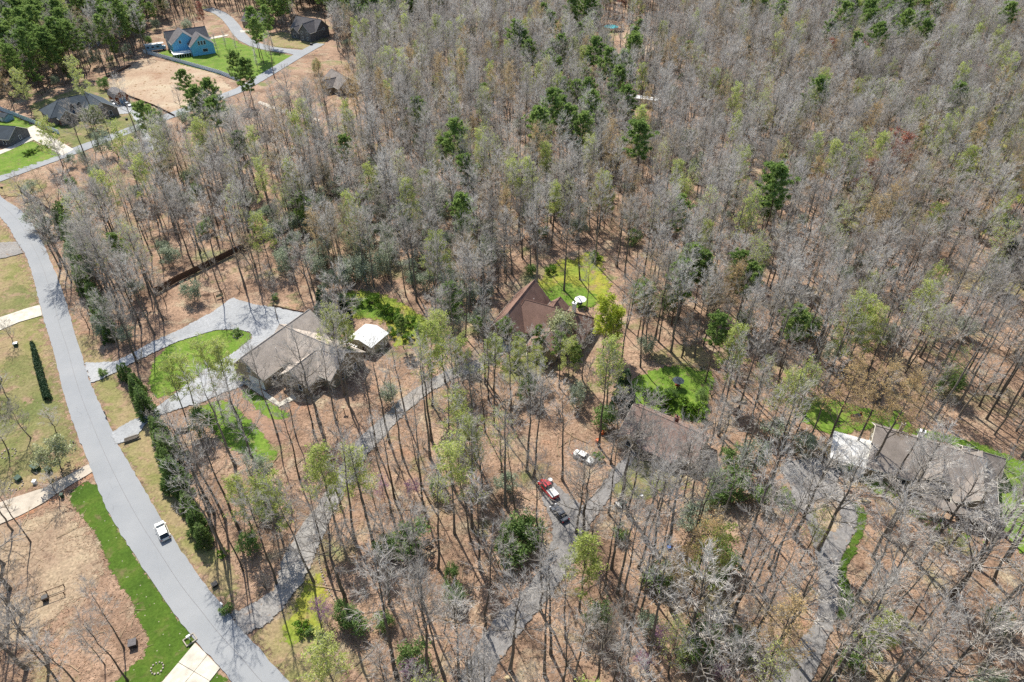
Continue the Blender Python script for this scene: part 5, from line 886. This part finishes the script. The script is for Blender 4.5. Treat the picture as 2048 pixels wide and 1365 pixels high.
# ------------------------------------------------------------------ emit: the 300 largest of a kind are things, the rest one mass
KIND = {'bare': ('bare_tree', 'tree', 'bare'), 'grand': ('bare_tree', 'tree', 'bare'), 'tall': ('bare_tree', 'tree', 'bare'), 'budding': ('budding_tree', 'tree', 'budding'), 'spring': ('leafing_tree', 'tree', 'spring'), 'yellow': ('yellow_tree', 'tree', 'yellow'), 'pine': ('pine_tree', 'tree', 'pine'), 'cypress': ('cypress_tree', 'tree', 'cypress'), 'spruce': ('evergreen_tree', 'tree', 'spruce'), 'sage': ('understory_shrub', 'shrub', 'sage'), 'holly': ('evergreen_bush', 'bush', 'holly'), 'low': ('garden_shrub', 'shrub', 'low'), 'brush': ('bare_shrub', 'shrub', 'brush'), 'redbud': ('redbud_tree', 'tree', 'redbud'), 'maple': ('red_maple_tree', 'tree', 'maple'), 'blossom': ('blossom_tree', 'tree', 'blossom'), 'small': ('small_bare_tree', 'tree', 'small'), 'slim': ('young_street_tree', 'tree', 'slim')}
LOOK = {'bare': ['tall bare grey tree', 'very tall straight bare tree', 'bare tree with wide limbs', 'broad crooked bare tree', 'slender straight bare tree', 'thin bare tree', 'full-crowned bare tree', 'young thin bare tree', 'tall pale-twigged bare tree', 'low crooked tan bare tree'], 'tall': ['tall straight sparse-topped tree', 'tall stout sparse-topped tree', 'tall slender sparse-topped tree', 'tall crooked sparse-topped tree'], 'grand': ['big pale-limbed bare tree', 'big forked bare tree'], 'budding': ['tan budding tree', 'faintly green budding tree'], 'spring': ['yellow-green leafing tree', 'low yellow-green leafing tree', 'tall sparsely leafing tree'], 'yellow': ['bright yellow tree'], 'pine': ['tall green pine', 'full-crowned green pine', 'tall bare-stemmed pine', 'low-branched pine'], 'cypress': ['conical green cypress', 'short green cypress', 'tall green cypress', 'squat green cypress'], 'spruce': ['dark conical evergreen'], 'sage': ['grey-green shrub', 'tall grey-green shrub', 'low grey-green shrub'], 'holly': ['round green bush', 'tall green bush', 'low green bush'], 'low': ['bright green small shrub', 'dark green small shrub'], 'brush': ['bare twiggy shrub', 'tall bare twiggy shrub', 'low bare twiggy shrub'], 'redbud': ['pink-purple redbud'], 'maple': ['red-budded tree'], 'blossom': ['pale blossoming tree'], 'small': ['small bare yard tree', 'small spreading bare tree'], 'slim': ['slim upright young tree']}
GROUP = {'bare': 'bare trees of the wood', 'budding': 'budding trees of the wood', 'spring': 'trees coming into leaf', 'yellow': 'yellow trees by the red-brown roof', 'pine': 'pines standing in the wood', 'cypress': 'cypress screen along the main road', 'spruce': 'dark evergreens', 'sage': 'grey-green shrubs under the wood', 'holly': 'green bushes in the wood', 'low': 'small garden shrubs', 'brush': 'bare shrubs under the wood', 'redbud': 'redbuds', 'maple': 'red-budded trees', 'blossom': 'blossoming yard trees', 'small': 'small bare trees', 'slim': 'young trees along the lawn'}
LAND = {'the pale gravel court': (500, 640), 'the brown house': (590, 720), 'the white-roofed shed': (735, 675), 'the red-brown house': (1100, 640), 'the yellow-green lawn': (1150, 550), 'the ranch house': (1330, 870), 'the dark lawn umbrella': (1354, 771), 'the red pickup': (1096, 982), 'the white sedan': (1167, 918), 'the riding mower': (1241, 1012), 'the grey-brown house': (1870, 940), 'the white garage': (1700, 890), 'the turning island': (1655, 1030), 'the white SUV': (327, 1066), 'the blue house': (405, 100), 'the slate-roofed house': (170, 220), 'the red barn': (236, 200), 'the straw field': (330, 170), 'the long brown fence': (455, 515), 'the road-corner sign': (11, 385), 'the grey stone house': (625, 65), 'the swimming pool': (1222, 58), 'the long white trailer': (1284, 212), 'the leafy gravel drive mouth': (500, 1240), 'the blue tub': (1337, 1097), 'the big tan boulder': (1728, 1003), 'the bottom edge boulder': (1016, 1357), 'the log pile': (1478, 802), 'the dark spruce': (1243, 812), 'the concrete drive slabs': (380, 1340), 'the lower lawn bed': (470, 860), 'the green roadside strip': (230, 1100), 'the dark hedge': (82, 745), 'the far junction': (600, 108), 'the half-hidden roof': (684, 165), 'the bird stand': (689, 826), 'the short deep fence': (680, 386), 'the pine-wood house': (172, 80), 'the bottom right corner': (2000, 1340), 'the top right corner': (2000, 40), 'the right edge evergreens': (2025, 530), 'the top edge centre': (1024, 20), 'the bottom edge driveway': (940, 1340), 'the dry verge corner': (600, 1330)}
LN = list(LAND); LP = np.array([G(*LAND[k])[:2] for k in LN]); ORD = ['nearest', 'second nearest', 'third nearest', 'fourth nearest', 'fifth nearest', 'sixth nearest', 'seventh nearest', 'eighth nearest', 'ninth nearest', 'tenth nearest', 'eleventh nearest', 'twelfth nearest'] + [w + ' nearest' for w in 'thirteenth fourteenth fifteenth sixteenth seventeenth eighteenth nineteenth twentieth twenty-first twenty-second twenty-third twenty-fourth twenty-fifth twenty-sixth twenty-seventh twenty-eighth'.split()]
SIDE = ['right of', 'above and right of', 'above', 'above and left of', 'left of', 'below and left of', 'below', 'below and right of']
inst = {}
for i, t in enumerate(TR): inst.setdefault(KIND[t[0]][2], []).append(i)
solo, mass = [], {}
for key, ids in inst.items():
    def size(i):
        k, v, x, y, s, r, forced, lb = TR[i]; a, b, de = PJ(x, y, 0.0); hh = H0[k][v]*s; a2, b2, d2_ = PJ(x, y, hh); vis = max(0, min(2048, max(a, a2)+40) - max(0, min(a, a2)-40)) > 0 and min(b, b2) < 1365 and max(b, b2) > 0
        return (hh*FOC/de if vis else 0) + (1e4 if forced and vis else 0)
    ids = sorted(ids, key=size, reverse=True); lim = 300 if key in ('bare', 'pine') else 200
    for n, i in enumerate(ids): (solo.append(i) if n < lim and size(i) > 0 else mass.setdefault(key, []).append(i))
LAB = {}
cells = {}
for i in solo:
    k, v, x, y, s, r, forced, lb = TR[i]
    if lb: LAB[i] = lb; continue
    a, b, _ = PJ(x, y, 0.0); dd = ((LP - (x, y))**2).sum(1); j = int(dd.argmin()); lx, ly = LAND[LN[j]]; sd = int(((math.degrees(math.atan2(ly-b, a-lx)) + 382.5) % 360)//45); cells.setdefault((LOOK[k][v], j, sd), []).append((dd[j], i))
for (lk, j, sd), L in cells.items():
    L.sort()
    for n, (_, i) in enumerate(L):
        o = '' if len(L) == 1 else (', ' + (ORD[n] if n < len(ORD) else 'number %d from it' % (n+1)) + ' one')
        LAB[i] = lk + ' ' + SIDE[sd] + ' ' + LN[j] + o
for i in solo:
    k, v, x, y, s, r, forced, lb = TR[i]; nm, cat, key = KIND[k]; root = empty(nm, (x, y, -.03), r, LAB[i], cat, GROUP[key]); root.scale = (s*tr_.uniform(.92, 1.08), s*tr_.uniform(.92, 1.08), s)
    root.rotation_euler = (tr_.uniform(-.035, .035), tr_.uniform(-.035, .035), r) if k not in ('low',) else (0, 0, r)
    T, K = V[k][v]; link(T.name.split('.')[0], T, root); link(K.name.split('.')[0], K, root)
def joined(T, K, name):
    me = bpy.data.meshes.new(name); vs_, fs, ms = [], [], []; mats = []
    for q in (T, K):
        n = len(vs_); vs_ += [tuple(v.co) for v in q.vertices]; b0 = len(mats); mats += list(q.materials)
        for p in q.polygons: fs.append(tuple(n+a for a in p.vertices)); ms.append(b0+p.material_index)
    me.from_pydata(vs_, [], fs); [me.materials.append(m) for m in mats]; me.polygons.foreach_set('material_index', ms); me.update(); return me
PROTO = {}
def scatter(name, ids, label, cat):
    keys = sorted({(TR[i][0], TR[i][1]) for i in ids}); objs = []
    for k in keys:
        if k not in PROTO: PROTO[k] = bpy.data.objects.new('tree_pattern', joined(*V[k[0]][k[1]], 'tree_pattern'))
        objs.append(PROTO[k])
    me = bpy.data.meshes.new(name); me.from_pydata([(TR[i][2], TR[i][3], -.03) for i in ids], [], [])
    for nm, typ, vals in (('rz', 'FLOAT', [TR[i][5] for i in ids]), ('sc', 'FLOAT', [TR[i][4] for i in ids]), ('vi', 'INT', [keys.index((TR[i][0], TR[i][1])) for i in ids])): me.attributes.new(nm, typ, 'POINT').data.foreach_set('value', vals)
    o = link(name, me); tag(o, label, cat, kind='stuff')
    ng = bpy.data.node_groups.new(name, 'GeometryNodeTree'); ng.interface.new_socket('Geometry', in_out='INPUT', socket_type='NodeSocketGeometry'); ng.interface.new_socket('Geometry', in_out='OUTPUT', socket_type='NodeSocketGeometry')
    gi, go = ng.nodes.new('NodeGroupInput'), ng.nodes.new('NodeGroupOutput'); ip = ng.nodes.new('GeometryNodeInstanceOnPoints'); jn = ng.nodes.new('GeometryNodeGeometryToInstance')
    for ob in reversed(objs):
        oi = ng.nodes.new('GeometryNodeObjectInfo'); oi.inputs['Object'].default_value = ob; ng.links.new(oi.outputs['Geometry'], jn.inputs[0])
    def attr(nm, typ):
        a = ng.nodes.new('GeometryNodeInputNamedAttribute'); a.data_type = typ; a.inputs['Name'].default_value = nm; return a.outputs['Attribute']
    cx = ng.nodes.new('ShaderNodeCombineXYZ'); ng.links.new(attr('rz', 'FLOAT'), cx.inputs[2]); ng.links.new(gi.outputs[0], ip.inputs['Points']); ng.links.new(jn.outputs[0], ip.inputs['Instance']); ip.inputs['Pick Instance'].default_value = True
    ng.links.new(attr('vi', 'INT'), ip.inputs['Instance Index']); ng.links.new(cx.outputs[0], ip.inputs['Rotation']); ng.links.new(attr('sc', 'FLOAT'), ip.inputs['Scale']); ng.links.new(ip.outputs[0], go.inputs[0])
    md = o.modifiers.new('scatter', 'NODES'); md.node_group = ng; return o
MASSN = {'bare': ('distant_woodland', 'far mass of bare grey trees filling the background wood', 'woodland'), 'pine': ('distant_pines', 'far mass of green pines in the background wood', 'woodland'), 'budding': ('distant_budding_woodland', 'tan and faint green haze of budding trees within the wood', 'woodland'), 'spring': ('distant_leafing_woodland', 'scattered far yellow-green trees within the wood', 'woodland'), 'brush': ('undergrowth', 'bare twiggy undergrowth spread under the far wood', 'undergrowth'), 'sage': ('shrub_layer', 'grey-green shrub layer under the far wood', 'undergrowth')}
for key, ids in mass.items():
    nm, lb, ct = MASSN.get(key, (KIND[[k for k in KIND if KIND[k][2] == key][0]][0] + '_mass', 'remaining far ' + LOOK[key][0] + ' growth in the wood', 'woodland'))
    scatter(nm, ids, lb, ct)
print('TREES', {k: len(v) for k, v in inst.items()}, 'solo', len(solo), 'mass', {k: len(v) for k, v in mass.items()})
# ------------------------------------------------------------------ loose dead leaves on the near forest floor
M['deadleaf'] = leaf('dead_leaves', [(0, (.20, .12, .075)), (.35, (.33, .20, .12)), (.7, (.42, .30, .20)), (1, (.52, .43, .33))], .15)
n = 90000; lx = rg.uniform(-95, 120, n); ly = rg.uniform(24, 118, n); ok = free(np.stack([lx, ly], 1)); a, b, _ = PJ(lx, ly, np.zeros(n)); ok &= (a > -40) & (a < 2090) & (b < 1400); lx, ly = lx[ok], ly[ok]; n = len(lx)
th = rg.uniform(0, 2*PI, n); ss = rg.uniform(.07, .16, n); tl = rg.uniform(-.6, .6, (n, 2)); zz = rg.uniform(.03, .12, n)
ca, sa = np.cos(th), np.sin(th); VV = np.zeros((n, 4, 3))
for k, (u, v) in enumerate(((-1, 0), (0, .6), (1, 0), (0, -.6))):
    dx = (u*ca - v*sa)*ss; dy = (u*sa + v*ca)*ss; VV[:, k, 0] = lx+dx; VV[:, k, 1] = ly+dy; VV[:, k, 2] = zz + u*ss*tl[:, 0] + v*ss*tl[:, 1]
me = bpy.data.meshes.new('leaf_litter'); me.from_pydata(VV.reshape(-1, 3).tolist(), [], np.arange(n*4).reshape(n, 4).tolist()); me.materials.append(M['deadleaf']); me.update()
tag(link('leaf_litter', me), 'loose brown dead leaves strewn over the near forest floor', 'leaf litter', kind='stuff')

# ------------------------------------------------------------------ fallen sticks and branches on the forest floor
fb = MB(); fr = random.Random(9); SX = np.stack([rg.uniform(-95, 125, 5200), rg.uniform(24, 135, 5200)], 1); a, b, _ = PJ(SX[:, 0], SX[:, 1], np.zeros(len(SX))); SX = SX[free(SX) & (a > -40) & (a < 2090) & (b < 1400)][:2600]
for x, y in SX:
    L = fr.uniform(.5, 2.2) if fr.random() < .93 else fr.uniform(3, 7); th_ = fr.uniform(0, PI); r_ = .018 + .012*L; d = Vector((math.cos(th_), math.sin(th_), 0))*L; p = Vector((x, y, .05 + r_)); q = p + d*.5 + Vector((fr.uniform(-.15, .15)*L*.5, fr.uniform(-.15, .15)*L*.5, fr.uniform(0, .12))); fb.tube([p, q, p+d+Vector((0, 0, fr.uniform(0, .15)))], [r_, r_*.8, r_*.4], 3)
tag(fb.build('fallen_branches', M['twig_tan']), 'fallen sticks and dead branches scattered over the near forest floor', 'branches', kind='stuff')
